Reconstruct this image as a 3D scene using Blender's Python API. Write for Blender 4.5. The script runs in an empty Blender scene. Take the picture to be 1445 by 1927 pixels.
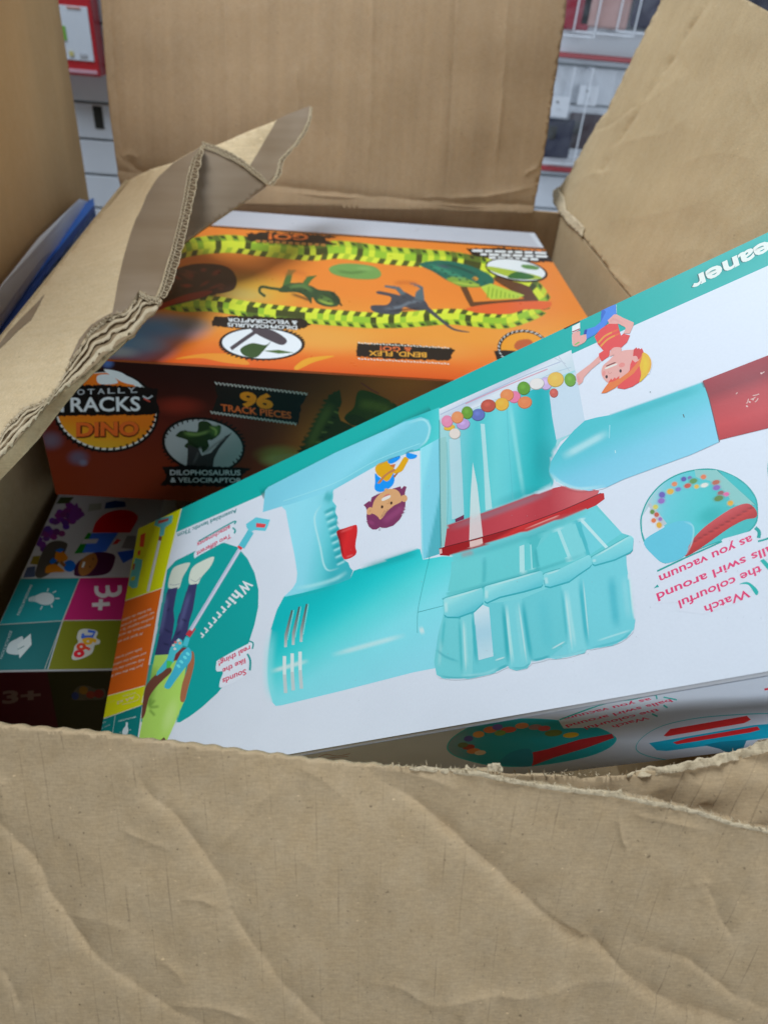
import bpy, bmesh, math, random
import numpy as np
from mathutils import Vector, Matrix, noise as mnoise
from mathutils.geometry import delaunay_2d_cdt
random.seed(7); rng = np.random.default_rng(7)
S = bpy.context.scene
COL = S.collection

# ------------------------------------------------------------------ camera, world, lights, exposure
CX, CY, F = 722.5, 963.5, 1380.0
R = np.array([[0.99694727, -0.01898172, 0.07573529],
              [0.04950433, -0.59642835, -0.80113828],
              [0.06037766, 0.80244185, -0.59366794]])       # columns: world axes seen in camera axes (x right, y down, z forward)
CAM = np.array([0.2165, -0.4612, 0.2252])                  # the world origin is the front left top corner of the track box
FLOOR = -0.274
cam = bpy.data.cameras.new('camera'); camo = bpy.data.objects.new('camera', cam); COL.objects.link(camo)
rw = R.T
M = Matrix(((rw[0][0], -rw[0][1], -rw[0][2], CAM[0]), (rw[1][0], -rw[1][1], -rw[1][2], CAM[1]),
            (rw[2][0], -rw[2][1], -rw[2][2], CAM[2]), (0, 0, 0, 1)))
camo.matrix_world = M
cam.sensor_fit = 'VERTICAL'; cam.sensor_height = 36; cam.lens = 36 * F / 1927
cam.clip_start = .01; cam.clip_end = 50
cam.dof.use_dof = True; cam.dof.focus_distance = .312
cam.dof.aperture_fstop = cam.lens / 2.0
S.camera = camo

world = bpy.data.worlds.new('World'); S.world = world; world.use_nodes = True
bg = world.node_tree.nodes['Background']
bg.inputs[0].default_value = (.80, .92, 1.10, 1); bg.inputs[1].default_value = .06

def lamp(name, loc, target, size, power, color):
    l = bpy.data.lights.new(name, 'AREA'); l.shape = 'RECTANGLE'; l.size, l.size_y = size
    l.energy = power; l.color = color
    o = bpy.data.objects.new(name, l); COL.objects.link(o); o.location = loc
    o.rotation_euler = (Vector(target) - Vector(loc)).to_track_quat('-Z', 'Y').to_euler()
    return o
lamp('ceiling_panel_light', (-.50, .36, 1.62), (.3, .0, 0), (1.0, .8), 38.5, (.86, .97, 1.12))
lamp('fill_light', (1.30, -1.45, .42), (.30, -.25, .05), (1.1, .9), 21, (.86, .96, 1.10))  # unseen fill lamp, added to brighten the white box's underside

S.view_settings.view_transform = 'Standard'; S.view_settings.look = 'None'
S.view_settings.exposure = 0; S.view_settings.gamma = 1
S.view_settings.use_curve_mapping = False
S.cycles.transparent_max_bounces = 64; S.cycles.max_bounces = 8

# ------------------------------------------------------------------ helpers
def lin1(c):
    c = c / 255.
    return c / 12.92 if c <= .04045 else ((c + .055) / 1.055) ** 2.4
def lin(c): return np.array([lin1(x) for x in c[:3]])
def unit(v):
    v = np.asarray(v, float); return v / np.linalg.norm(v)
def ray(px, py): return R.T @ np.array([(px - CX) / F, (py - CY) / F, 1.])
def at(px, py, t): return CAM + ray(px, py) * t
def onplane(px, py, P0, n):
    d = ray(px, py); return CAM + d * (((P0 - CAM) @ n) / (d @ n))
def topx(P):
    c = R @ (np.asarray(P) - CAM); return np.array([CX + F * c[0] / c[2], CY + F * c[1] / c[2]])

def tag(o, label=None, cat=None, group=None, kind=None):
    for k, v in (('label', label), ('category', cat), ('group', group), ('kind', kind)):
        if v: o[k] = v
    return o
def empty(name, loc, label, cat, group=None):
    o = bpy.data.objects.new(name, None); COL.objects.link(o); o.location = loc
    o.empty_display_size = .02
    return tag(o, label, cat, group)
def add_mesh(name, verts, faces, mats, parent=None, midx=None, cols=None, uvs=None, smooth=False):
    base = np.array(parent.location) if parent is not None else np.zeros(3)
    g = parent
    while g is not None and g.parent is not None:
        g = g.parent; base = base + np.array(g.location)
    me = bpy.data.meshes.new(name)
    me.from_pydata([tuple(np.asarray(v) - base) for v in verts], [], [tuple(f) for f in faces])
    for m in (mats if isinstance(mats, (list, tuple)) else [mats]): me.materials.append(m)
    if midx is not None: me.polygons.foreach_set('material_index', midx)
    if cols is not None:
        a = me.color_attributes.new('Col', 'FLOAT_COLOR', 'POINT')
        a.data.foreach_set('color', np.asarray(cols, dtype=np.float32).ravel())
    if uvs is not None:
        uv = me.uv_layers.new(name='UVMap')
        li = np.zeros(len(me.loops), dtype=np.int32); me.loops.foreach_get('vertex_index', li)
        uv.data.foreach_set('uv', np.asarray(uvs, dtype=np.float32)[li].ravel())
    if smooth: me.polygons.foreach_set('use_smooth', [True] * len(me.polygons))
    me.update()
    o = bpy.data.objects.new(name, me); COL.objects.link(o)
    if parent is not None: o.parent = parent
    return o
def box_geo(P0, A, B, C, bev=0, seg=3):
    """verts, faces of a bevelled box with corner P0 and edge vectors A, B, C"""
    bm = bmesh.new(); bmesh.ops.create_cube(bm, size=1)
    la, lb, lc = [np.linalg.norm(x) for x in (A, B, C)]
    for v in bm.verts: v.co = Vector(((v.co.x + .5) * la, (v.co.y + .5) * lb, (v.co.z + .5) * lc))
    if bev: bmesh.ops.bevel(bm, geom=bm.edges[:], offset=bev, segments=seg, affect='EDGES', profile=.5)
    ax = [unit(A), unit(B), unit(C)]
    vs = [np.asarray(P0) + ax[0] * v.co.x + ax[1] * v.co.y + ax[2] * v.co.z for v in bm.verts]
    loc = [np.array(v.co) for v in bm.verts]
    bm.verts.index_update(); fs = [[v.index for v in f.verts] for f in bm.faces]
    if np.cross(ax[0], ax[1]) @ ax[2] < 0: fs = [f[::-1] for f in fs]
    bm.free()
    return vs, fs, loc
X, Y, Zv = np.eye(3)
def bx(name, mat, parent, lo, hi, bev=.0005, uv=None):
    lo, hi = np.array(lo, float), np.array(hi, float); d = hi - lo
    vs, fs, _ = box_geo(lo, X * d[0], Y * d[1], Zv * d[2], min(bev, min(d) * .45), 2)
    uvs = None if uv is None else [uv(v) for v in vs]
    return add_mesh(name, vs, fs, mat, parent, uvs=uvs)

# ------------------------------------------------------------------ materials
def nt(name):
    m = bpy.data.materials.new(name); m.use_nodes = True
    return m, m.node_tree.nodes, m.node_tree.links, m.node_tree.nodes['Principled BSDF']
def math_node(N, L, op, a, b=None, clamp=False):
    n = N.new('ShaderNodeMath'); n.operation = op; n.use_clamp = clamp
    for i, v in enumerate((a, b)):
        if v is None: continue
        if hasattr(v, 'is_linked'): L.new(v, n.inputs[i])
        else: n.inputs[i].default_value = v
    return n.outputs[0]
def cardboard(name, base, stripe=.06, pitch=.0072, dash=.35, grain=1.0, stripe_bump=.3, rough=.85, bands=.12):
    """kraft paper: fibre grain, specks, flute bands and broken score lines along the flutes (UV in metres)"""
    m, N, L, B = nt(name)
    tc = N.new('ShaderNodeTexCoord'); uv = tc.outputs['UV']; ob = tc.outputs['Object']
    def noise(vec, scale, detail=3, rough_=.6, stretch=None):
        if stretch:
            mp = N.new('ShaderNodeMapping'); mp.inputs['Scale'].default_value = stretch; L.new(vec, mp.inputs[0]); vec = mp.outputs[0]
        n = N.new('ShaderNodeTexNoise'); n.inputs['Scale'].default_value = scale; n.inputs['Detail'].default_value = detail
        n.inputs['Roughness'].default_value = rough_; L.new(vec, n.inputs['Vector']); return n.outputs['Fac']
    big = noise(ob, 9, 3); mid = noise(ob, 130, 4, .65); fine = noise(ob, 1000, 3, .7)
    fib = noise(uv, 1, 2, .6, (230, 1500, 1)); fib2 = noise(uv, 1, 2, .6, (1500, 500, 1))
    speck = noise(ob, 620, 1, .5); speck2 = noise(uv, 1, 1, .5, (420, 700, 1))
    # flute bands
    sep = N.new('ShaderNodeSeparateXYZ'); L.new(uv, sep.inputs[0]); u = sep.outputs[0]; v = sep.outputs[1]
    ph = math_node(N, L, 'MULTIPLY', u, 2 * math.pi / pitch)
    wob = math_node(N, L, 'MULTIPLY', noise(uv, 1, 2, .5, (60, 8, 1)), 1.6)
    sn = math_node(N, L, 'SINE', math_node(N, L, 'ADD', ph, wob))
    band = noise(uv, 1, 2, .5, (1. / pitch * .45, 3, 1))
    line = math_node(N, L, 'POWER', math_node(N, L, 'MULTIPLY_ADD', sn, .5) if False else math_node(N, L, 'ADD', math_node(N, L, 'MULTIPLY', sn, .5), .5), 70)
    dn = noise(uv, 1, 2, .6, (1. / pitch, 34, 1))
    dmask = math_node(N, L, 'MULTIPLY', math_node(N, L, 'SUBTRACT', dn, .47), 5, True)
    dashv = math_node(N, L, 'MULTIPLY', line, dmask)
    # value multiplier
    val = math_node(N, L, 'ADD', 1.0, math_node(N, L, 'MULTIPLY', math_node(N, L, 'SUBTRACT', big, .5), .28))
    for src, k in ((mid, .22 * grain), (fine, .40 * grain), (fib, .42 * grain), (fib2, .16 * grain), (band, bands)):
        val = math_node(N, L, 'ADD', val, math_node(N, L, 'MULTIPLY', math_node(N, L, 'SUBTRACT', src, .5), k))
    val = math_node(N, L, 'ADD', val, math_node(N, L, 'MULTIPLY', sn, stripe * .5))
    val = math_node(N, L, 'SUBTRACT', val, math_node(N, L, 'MULTIPLY', dashv, dash))
    dk = math_node(N, L, 'MULTIPLY', math_node(N, L, 'SUBTRACT', speck, .71), 9, True)
    lt = math_node(N, L, 'MULTIPLY', math_node(N, L, 'SUBTRACT', speck2, .73), 10, True)
    val = math_node(N, L, 'SUBTRACT', val, math_node(N, L, 'MULTIPLY', dk, .45))
    val = math_node(N, L, 'ADD', val, math_node(N, L, 'MULTIPLY', lt, .5))
    hue = N.new('ShaderNodeMix'); hue.data_type = 'RGBA'; L.new(mid, hue.inputs[0])
    b = np.array(base)
    hue.inputs[6].default_value = (*(b * np.array([1.02, .98, .9])), 1); hue.inputs[7].default_value = (*(b * np.array([.97, 1.02, 1.12])), 1)
    mul = N.new('ShaderNodeVectorMath'); mul.operation = 'SCALE'; L.new(hue.outputs[2], mul.inputs[0]); L.new(val, mul.inputs[3])
    L.new(mul.outputs[0], B.inputs['Base Color'])
    B.inputs['Roughness'].default_value = rough; B.inputs['Specular IOR Level'].default_value = .25
    h = math_node(N, L, 'ADD', math_node(N, L, 'MULTIPLY', fine, .35), math_node(N, L, 'MULTIPLY', mid, 1.0))
    h = math_node(N, L, 'ADD', h, math_node(N, L, 'MULTIPLY', sn, stripe_bump))
    h = math_node(N, L, 'SUBTRACT', h, math_node(N, L, 'MULTIPLY', dashv, .5))
    bp = N.new('ShaderNodeBump'); bp.inputs['Strength'].default_value = .35; bp.inputs['Distance'].default_value = .0004
    L.new(h, bp.inputs['Height']); L.new(bp.outputs[0], B.inputs['Normal'])
    return m
KRAFT = (.47, .335, .195)
M_front = cardboard('kraft_front', (.455, .320, .174), .022, .0072, .24, 1.0, .10, .85, .10)
M_flap = cardboard('kraft_flap', (.465, .312, .172), .022, .0072, .06, .8, .05, .85, .34)
M_plain = cardboard('kraft_plain', (.475, .345, .185), .012, .0072, .05, .9, .03)
M_light = cardboard('kraft_light', (.64, .475, .265), .015, .0072, .0, 1.1)
M_torn = cardboard('kraft_torn', (.56, .44, .27), .0, .0072, 0, 1.3)
M_side = cardboard('kraft_side', (.62, .39, .175), .012, .0072, 0, .5)

def plain(name, col, rough=.5, spec=.5, metallic=0, noise_amt=.08, scale=120, trans=0, alpha=1):
    m, N, L, B = nt(name)
    tc = N.new('ShaderNodeTexCoord'); n = N.new('ShaderNodeTexNoise'); n.inputs['Scale'].default_value = scale; n.inputs['Detail'].default_value = 4
    L.new(tc.outputs['Object'], n.inputs['Vector'])
    mx = N.new('ShaderNodeMix'); mx.data_type = 'RGBA'; L.new(n.outputs['Fac'], mx.inputs[0])
    c = np.array(col)
    mx.inputs[6].default_value = (*(c * (1 - noise_amt)), 1); mx.inputs[7].default_value = (*np.minimum(c * (1 + noise_amt), 1), 1)
    L.new(mx.outputs[2], B.inputs['Base Color'])
    B.inputs['Roughness'].default_value = rough; B.inputs['Specular IOR Level'].default_value = spec; B.inputs['Metallic'].default_value = metallic
    B.inputs['Transmission Weight'].default_value = trans; B.inputs['Alpha'].default_value = alpha
    return m
def printed(name, rough, soft, bump=.06):
    """printed board: the ink colour is the mesh's own Col attribute, with paper grain"""
    m, N, L, B = nt(name)
    at_ = N.new('ShaderNodeAttribute'); at_.attribute_name = 'Col'
    tc = N.new('ShaderNodeTexCoord'); n = N.new('ShaderNodeTexNoise'); n.inputs['Scale'].default_value = 900; n.inputs['Detail'].default_value = 2
    L.new(tc.outputs['Object'], n.inputs['Vector'])
    n2 = N.new('ShaderNodeTexNoise'); n2.inputs['Scale'].default_value = 45; n2.inputs['Detail'].default_value = 3
    L.new(tc.outputs['Object'], n2.inputs['Vector'])
    v = math_node(N, L, 'ADD', .94, math_node(N, L, 'ADD', math_node(N, L, 'MULTIPLY', n.outputs['Fac'], .06), math_node(N, L, 'MULTIPLY', n2.outputs['Fac'], .06)))
    sc = N.new('ShaderNodeVectorMath'); sc.operation = 'SCALE'; L.new(at_.outputs['Color'], sc.inputs[0]); L.new(v, sc.inputs[3])
    L.new(sc.outputs[0], B.inputs['Base Color'])
    B.inputs['Roughness'].default_value = rough; B.inputs['Specular IOR Level'].default_value = .24
    L.new(math_node(N, L, 'ADD', rough - .06, math_node(N, L, 'MULTIPLY', n2.outputs['Fac'], .12)), B.inputs['Roughness'])
    bp = N.new('ShaderNodeBump'); bp.inputs['Strength'].default_value = bump; bp.inputs['Distance'].default_value = .0003
    L.new(math_node(N, L, 'ADD', n.outputs['Fac'], math_node(N, L, 'MULTIPLY', n2.outputs['Fac'], 3)), bp.inputs['Height']); L.new(bp.outputs[0], B.inputs['Normal'])
    if soft: L.new(at_.outputs['Alpha'], B.inputs['Alpha'])
    return m
P_OP, G_OP = printed('printed_board', .42, False), printed('glossy_board', .30, False)

# ------------------------------------------------------------------ printed panels
_txt = {}
def text_geo(s, off, space=1.0):
    k = (s, off, space)
    if k not in _txt:
        cu = bpy.data.curves.new('t', 'FONT'); cu.body = s; cu.size = 1; cu.offset = off; cu.space_character = space
        cu.resolution_u = 3; cu.fill_mode = 'FRONT'
        o = bpy.data.objects.new('t', cu); COL.objects.link(o)
        dg = bpy.context.evaluated_depsgraph_get(); me = bpy.data.meshes.new_from_object(o.evaluated_get(dg))
        vs = np.array([v.co[:2] for v in me.vertices]); fs = [list(p.vertices) for p in me.polygons]
        bpy.data.objects.remove(o); bpy.data.curves.remove(cu); bpy.data.meshes.remove(me)
        _txt[k] = (vs, fs)
    return _txt[k]
def catmull(p, closed=True, n=5):
    p = np.asarray(p, float); m = len(p); out = []
    for i in range(m if closed else m - 1):
        a, b, c, d = (p[(i - 1) % m], p[i], p[(i + 1) % m], p[(i + 2) % m]) if closed else (p[max(i - 1, 0)], p[i], p[i + 1], p[min(i + 2, m - 1)])
        for k in range(n):
            t = k / n
            out.append(.5 * ((2 * b) + (-a + c) * t + (2 * a - 5 * b + 4 * c - d) * t * t + (-a + 3 * b - 3 * c + d) * t ** 3))
    if not closed: out.append(p[-1])
    return np.array(out)
def clip_rect(poly, r):
    u0, u1, v0, v1 = r
    for ax, lim, sg in ((0, u0, 1), (0, u1, -1), (1, v0, 1), (1, v1, -1)):
        out = []
        for i in range(len(poly)):
            a, b = poly[i], poly[(i + 1) % len(poly)]
            ia, ib = (a[ax] - lim) * sg >= 0, (b[ax] - lim) * sg >= 0
            if ia: out.append(a)
            if ia != ib:
                t = (lim - a[ax]) / (b[ax] - a[ax]); out.append(a + (b - a) * t)
        poly = out
        if len(poly) < 3: return []
    return poly
def cdt(outline, pts):
    outline = [Vector((float(a), float(b))) for a, b in outline]
    n = len(outline)
    vs = outline + [Vector((float(a), float(b))) for a, b in pts]
    r = delaunay_2d_cdt(vs, [], [list(range(n))], 1, 1e-9)
    return np.array([v[:] for v in r[0]]), [list(f) for f in r[2]]
class Panel:
    """a flat printed panel: ink polygons lie on the plane P0 + u*U + v*V, each a hair above the one before"""
    def __init__(s, P0, U, V, N, rect, white):
        s.P0, s.U, s.V, s.N, s.rect = [np.asarray(x, float) for x in (P0, U, V, N)] + [rect]
        s.vs, s.fs, s.cs, s.mi = [], [], [], []; s.h = 0.00012; s.white = white; s.o = (0, 0, 1); s.tint = np.ones(3); s.lay = []; s.inc = 5e-7; s.h = .00008
    def lv(s, n): s.h = .00008 + n * 5e-7
    def zoom(s, ox, oy, sc, white=None):
        s.o = (ox, oy, sc)
        if white: s.white = white
    def px(s, p): return (s.o[0] + p[0] / s.o[2], s.o[1] + p[1] / s.o[2])
    def uvp(s, p):
        q = onplane(p[0], p[1], s.P0, s.N) - s.P0
        return np.array([q @ s.U, q @ s.V])
    def uv(s, p): return s.uvp(s.px(p))
    def ink(s, c):
        k = np.maximum(.82 * lin(c) / lin(s.white) * s.tint, .004); return k * min(1, .86 / k.max())
    def under(s, Q):
        """ink already printed at each point (the latest layer that covers it)"""
        out = np.full((len(Q), 3), .5); left = np.arange(len(Q))
        for lo, hi, T, K in reversed(s.lay):
            if not len(left): break
            q = Q[left]; m = ((q >= lo - 1e-7) & (q <= hi + 1e-7)).all(1)
            if not m.any(): continue
            idx = left[m]; q = q[m]
            ql, qh = q.min(0), q.max(0)
            tl, th = T.min(1), T.max(1); c = ((th >= ql) & (tl <= qh)).all(1)
            if not c.any(): continue
            A, B, C = T[c][:, 0], T[c][:, 1], T[c][:, 2]; KK = K[c]
            den = (B[:, 1] - C[:, 1]) * (A[:, 0] - C[:, 0]) + (C[:, 0] - B[:, 0]) * (A[:, 1] - C[:, 1])
            den = np.where(np.abs(den) < 1e-18, 1e-18, den)
            dx = q[:, None, 0] - C[None, :, 0]; dy = q[:, None, 1] - C[None, :, 1]
            a = ((B[:, 1] - C[:, 1]) * dx + (C[:, 0] - B[:, 0]) * dy) / den; b = ((C[:, 1] - A[:, 1]) * dx + (A[:, 0] - C[:, 0]) * dy) / den
            ins = (a >= -1e-6) & (b >= -1e-6) & (a + b <= 1 + 1e-6)
            hit = ins.any(1); k = ins.argmax(1); r = np.arange(len(q))
            w = np.c_[a[r, k], b[r, k], 1 - a[r, k] - b[r, k]]
            out[idx[hit]] = (KK[k] * w[:, :, None]).sum(1)[hit]
            left = np.setdiff1d(left, idx[hit], assume_unique=True)
        return out
    def emit(s, uvs, fs, cols, soft, keep=True):
        b = len(s.vs); cols = np.array(cols, float); Q = np.array(uvs, float)
        if soft:
            # soft inks blend with what is printed below them
            al = cols[:, 3].copy(); cols[:, :3] = cols[:, :3] * al[:, None] + s.under(Q) * (1 - al[:, None]); cols[:, 3] = 1
            fs = [f for f in fs if max(al[i] for i in f) > .015]
        if not len(fs): return
        for q, c in zip(Q, cols):
            s.vs.append(s.P0 + s.U * q[0] + s.V * q[1] + s.N * s.h); s.cs.append(c)
        for f in fs:
            s.fs.append([b + i for i in f]); s.mi.append(0)
        if keep:
            tri = [(f[0], f[i], f[i + 1]) for f in fs for i in range(1, len(f) - 1)]; tri = np.array(tri)
            s.lay.append((Q.min(0), Q.max(0), Q[tri], cols[tri][:, :, :3]))
        s.h += s.inc
    def base(s, c, grad=None):
        u0, u1, v0, v1 = s.rect
        pts = [(u0, v0), (u1, v0), (u1, v1), (u0, v1)]
        s._fill(np.array(pts), lambda q: c, None, .02)
    def _fill(s, poly, colf, alpha, step):
        poly = clip_rect([np.array(p) for p in poly], s.rect)
        if len(poly) < 3: return
        poly = np.array(poly)
        keep = [i for i in range(len(poly)) if np.linalg.norm(poly[i] - poly[i - 1]) > 2e-6]
        poly = poly[keep]
        if len(poly) < 3: return
        pts = []; sel = None
        if step:
            rs = []
            for i in range(len(poly)):
                a, b = poly[i], poly[(i + 1) % len(poly)]; n = max(1, int(np.linalg.norm(b - a) / step))
                for k in range(n): rs.append(a + (b - a) * k / n)
            poly = np.array(rs)
            lo, hi = poly.min(0), poly.max(0)
            gx = np.arange(lo[0] + step / 2, hi[0], step); gy = np.arange(lo[1] + step / 2, hi[1], step)
            if len(gx) * len(gy) < 40000:
                for a in gx:
                    for b in gy:
                        if inside(a, b, poly): pts.append((a, b))
        sc = 100.
        v, f = cdt(poly * sc, np.array(pts) * sc if len(pts) else [])
        v = v / sc
        cols = [colf(q) for q in v]
        soft = alpha is not None
        s.emit(v, f, [np.r_[s.ink(c), (alpha if alpha is not None else 1)] for c in cols], soft)
    def poly(s, pts, c, smooth=False, grad=None, alpha=None, step=None, n=5):
        p = np.array(pts, float)
        if smooth: p = catmull(p, True, n)
        uvs = np.array([s.uv(q) for q in p])
        if grad is None: s._fill(uvs, lambda q: c, alpha, step or (.002 if alpha is not None else None))
        else:
            a, b, stops = grad; a, b = s.uv(a), s.uv(b); d = (b - a) / ((b - a) @ (b - a))
            T = [t for t, _ in stops]; CC = np.array([k for _, k in stops], float)
            ln = np.linalg.norm(b - a)
            s._fill(uvs, lambda q: np.array([np.interp((q - a) @ d, T, CC[:, i]) for i in range(3)]), alpha, step or ln / 10)
    def ell(s, c, rx, ry, rot, col, n=28, alpha=None, grad=None):
        t = np.linspace(0, 2 * np.pi, n, endpoint=False); r = math.radians(rot)
        x, y = rx * np.cos(t), ry * np.sin(t)
        s.poly(np.c_[c[0] + x * math.cos(r) - y * math.sin(r), c[1] + x * math.sin(r) + y * math.cos(r)], col, alpha=alpha, grad=grad)
    def blob(s, c, rx, ry, rot, col, a=.8, n=24):
        """soft round patch of ink fading out to its rim"""
        r = math.radians(rot); uvs, cs, fs = [], [], []
        uvs.append(s.uv(c)); cs.append(a)
        for k, (rr, aa) in enumerate(((.2, .96), (.35, .85), (.5, .66), (.65, .42), (.78, .22), (.9, .07), (1, 0))):
            for t in np.linspace(0, 2 * np.pi, n, endpoint=False):
                x, y = rx * rr * math.cos(t), ry * rr * math.sin(t)
                uvs.append(s.uv((c[0] + x * math.cos(r) - y * math.sin(r), c[1] + x * math.sin(r) + y * math.cos(r)))); cs.append(a * aa)
        for i in range(n): fs.append([0, 1 + i, 1 + (i + 1) % n])
        for k in range(6):
            for i in range(n): fs.append([1 + k * n + i, 1 + k * n + n + i, 1 + k * n + n + (i + 1) % n, 1 + k * n + (i + 1) % n])
        u0, u1, v0, v1 = s.rect
        uvs = [np.array([min(max(q[0], u0), u1), min(max(q[1], v0), v1)]) for q in uvs]
        s.emit(uvs, fs, [np.r_[s.ink(col), x] for x in cs], True)
    def line(s, pts, w, col, alpha=None, smooth=True, taper=False):
        p = catmull(pts, False, 5) if smooth and len(pts) > 2 else np.array(pts, float)
        d = np.gradient(p, axis=0); nn = np.c_[-d[:, 1], d[:, 0]] / np.linalg.norm(d, axis=1)[:, None]
        ww = np.full(len(p), w / 2.)
        if taper: ww = ww * np.linspace(1, .15, len(p))
        L_, R_ = p + nn * ww[:, None], p - nn * ww[:, None]
        m = len(p); uvs = [s.uv(q) for q in L_] + [s.uv(q) for q in R_]
        u0, u1, v0, v1 = s.rect
        uvs = [np.array([min(max(q[0], u0), u1), min(max(q[1], v0), v1)]) for q in uvs]
        s.emit(uvs, [[i, i + 1, m + i + 1, m + i] for i in range(m - 1)], [np.r_[s.ink(col), alpha or 1]] * (2 * m), alpha is not None)
    def soft(s, pts, w, col, a=.6, ends=True):
        """soft-edged band of ink along a path"""
        p = catmull(pts, False, 12) if len(pts) > 2 else np.array([np.array(pts[0]) + (np.array(pts[1]) - np.array(pts[0])) * t for t in np.linspace(0, 1, 24)])
        d = np.gradient(p, axis=0); nn = np.c_[-d[:, 1], d[:, 0]] / np.linalg.norm(d, axis=1)[:, None]
        offs = np.array([-1, -.75, -.5, -.25, 0, .25, .5, .75, 1]) * 1.7; al = np.array([0, .09, .42, .86, 1, .86, .42, .09, 0])
        m = len(p); uvs, cs, fs = [], [], []
        for j, o in enumerate(offs):
            for i in range(m):
                uvs.append(s.uv(p[i] + nn[i] * o * w / 2))
                e = min(1, 4 * min(i, m - 1 - i) / (m - 1)) if ends else 1
                cs.append(a * al[j] * e)
        for j in range(8):
            for i in range(m - 1): fs.append([j * m + i, j * m + i + 1, j * m + m + i + 1, j * m + m + i])
        u0, u1, v0, v1 = s.rect
        uvs = [np.array([min(max(q[0], u0), u1), min(max(q[1], v0), v1)]) for q in uvs]
        s.emit(uvs, fs, [np.r_[s.ink(col), x] for x in cs], True)
    def text(s, t, a, b, up, col, off=.012, cap=.73, space=1.0, alpha=None, halo=None):
        """string t with its baseline from a to b; up = vector of one cap height"""
        g, f = text_geo(t, off, space)
        if len(g) == 0: return
        lo, hi = g[:, 0].min(), g[:, 0].max()
        a, b, up = np.array(a, float), np.array(b, float), np.array(up, float)
        uvs = [s.uv(a + (b - a) * ((q[0] - lo) / (hi - lo)) + up * (q[1] / cap)) for q in g]
        u0, u1, v0, v1 = s.rect
        if any(q[0] < u0 or q[0] > u1 or q[1] < v0 or q[1] > v1 for q in uvs):
            ok = [u0 <= q[0] <= u1 and v0 <= q[1] <= v1 for q in uvs]
            f = [x for x in f if all(ok[i] for i in x)]
        s.emit(uvs, f, [np.r_[s.ink(col), alpha or 1]] * len(uvs), False, False)
    def build(s, name, parent, mats=None):
        return add_mesh(name, s.vs, s.fs, mats or [P_OP], parent, s.mi, s.cs)
def inside(x, y, poly):
    a = poly; b = np.roll(poly, -1, axis=0)
    c = ((a[:, 1] > y) != (b[:, 1] > y))
    if not c.any(): return False
    aa, bb = a[c], b[c]
    xi = (bb[:, 0] - aa[:, 0]) * (y - aa[:, 1]) / (bb[:, 1] - aa[:, 1]) + aa[:, 0]
    return bool((x < xi).sum() % 2)

# ------------------------------------------------------------------ crumpled board sheets
def tps(anchors):
    A = np.array(anchors, float); n = len(A)
    xy = A[:, :2] / 500.; w = 1 / A[:, 2]
    def k(r2): return np.where(r2 > 0, r2 * np.log(np.maximum(r2, 1e-12)), 0)
    K = k(((xy[:, None] - xy[None]) ** 2).sum(-1))
    Pm = np.c_[np.ones(n), xy]
    Mx = np.block([[K + 1e-9 * np.eye(n), Pm], [Pm.T, np.zeros((3, 3))]])
    sol = np.linalg.lstsq(Mx, np.r_[w, 0, 0, 0], rcond=None)[0]
    def f(p):
        p = np.asarray(p, float) / 500.
        return 1 / (k(((p[:, None] - xy[None]) ** 2).sum(-1)) @ sol[:n] + np.c_[np.ones(len(p)), p] @ sol[n:])
    return f
def seg_dist(p, line):
    """signed distance of points to a polyline (sign: side), in the same units"""
    best = np.full(len(p), 1e9); sg = np.ones(len(p)); tt = np.zeros(len(p)); tot = len(line) - 1
    for i in range(tot):
        a, b = np.array(line[i], float), np.array(line[i + 1], float); d = b - a
        t = np.clip(((p - a) @ d) / (d @ d), 0, 1); q = p - (a + t[:, None] * d)
        r = np.linalg.norm(q, axis=1); c = r < best
        best[c] = r[c]; sg[c] = np.sign(d[0] * q[c, 1] - d[1] * q[c, 0]); tt[c] = (i + t[c]) / tot
    return best, sg, tt
def rough_line(pts, amp, step, seed=0, freq=.05):
    out = []
    for i in range(len(pts) - 1):
        a, b = np.array(pts[i], float), np.array(pts[i + 1], float); d = b - a; L_ = np.linalg.norm(d); n = max(1, int(L_ / step))
        nn = np.array([-d[1], d[0]]) / L_
        for k in range(n):
            p = a + d * k / n
            j = mnoise.noise(Vector((p[0] * freq, p[1] * freq, seed))) + .6 * mnoise.noise(Vector((p[0] * freq * 3.1, p[1] * freq * 3.1, seed + 5)))
            out.append(tuple(p + nn * j * amp))
    out.append(tuple(pts[-1])); return out
CREASE = .78
def crease_line(pts):
    c = catmull(pts, False, 8) if len(pts) > 2 else np.array(pts, float)
    cum = np.r_[0, np.cumsum(np.linalg.norm(np.diff(c, axis=0), axis=1))]; m = max(3, int(cum[-1] / 3.6)); ss = np.linspace(0, cum[-1], m)
    q = np.c_[np.interp(ss, cum, c[:, 0]), np.interp(ss, cum, c[:, 1])]; d = np.gradient(q, axis=0); nn = np.c_[-d[:, 1], d[:, 0]] / (np.linalg.norm(d, axis=1)[:, None] + 1e-9)
    j = np.array([2.6 * mnoise.noise(Vector((a[0] * .035, a[1] * .035, 1.3))) + 1.1 * mnoise.noise(Vector((a[0] * .11, a[1] * .11, 4.3))) for a in q])
    return q + nn * j[:, None]
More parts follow.
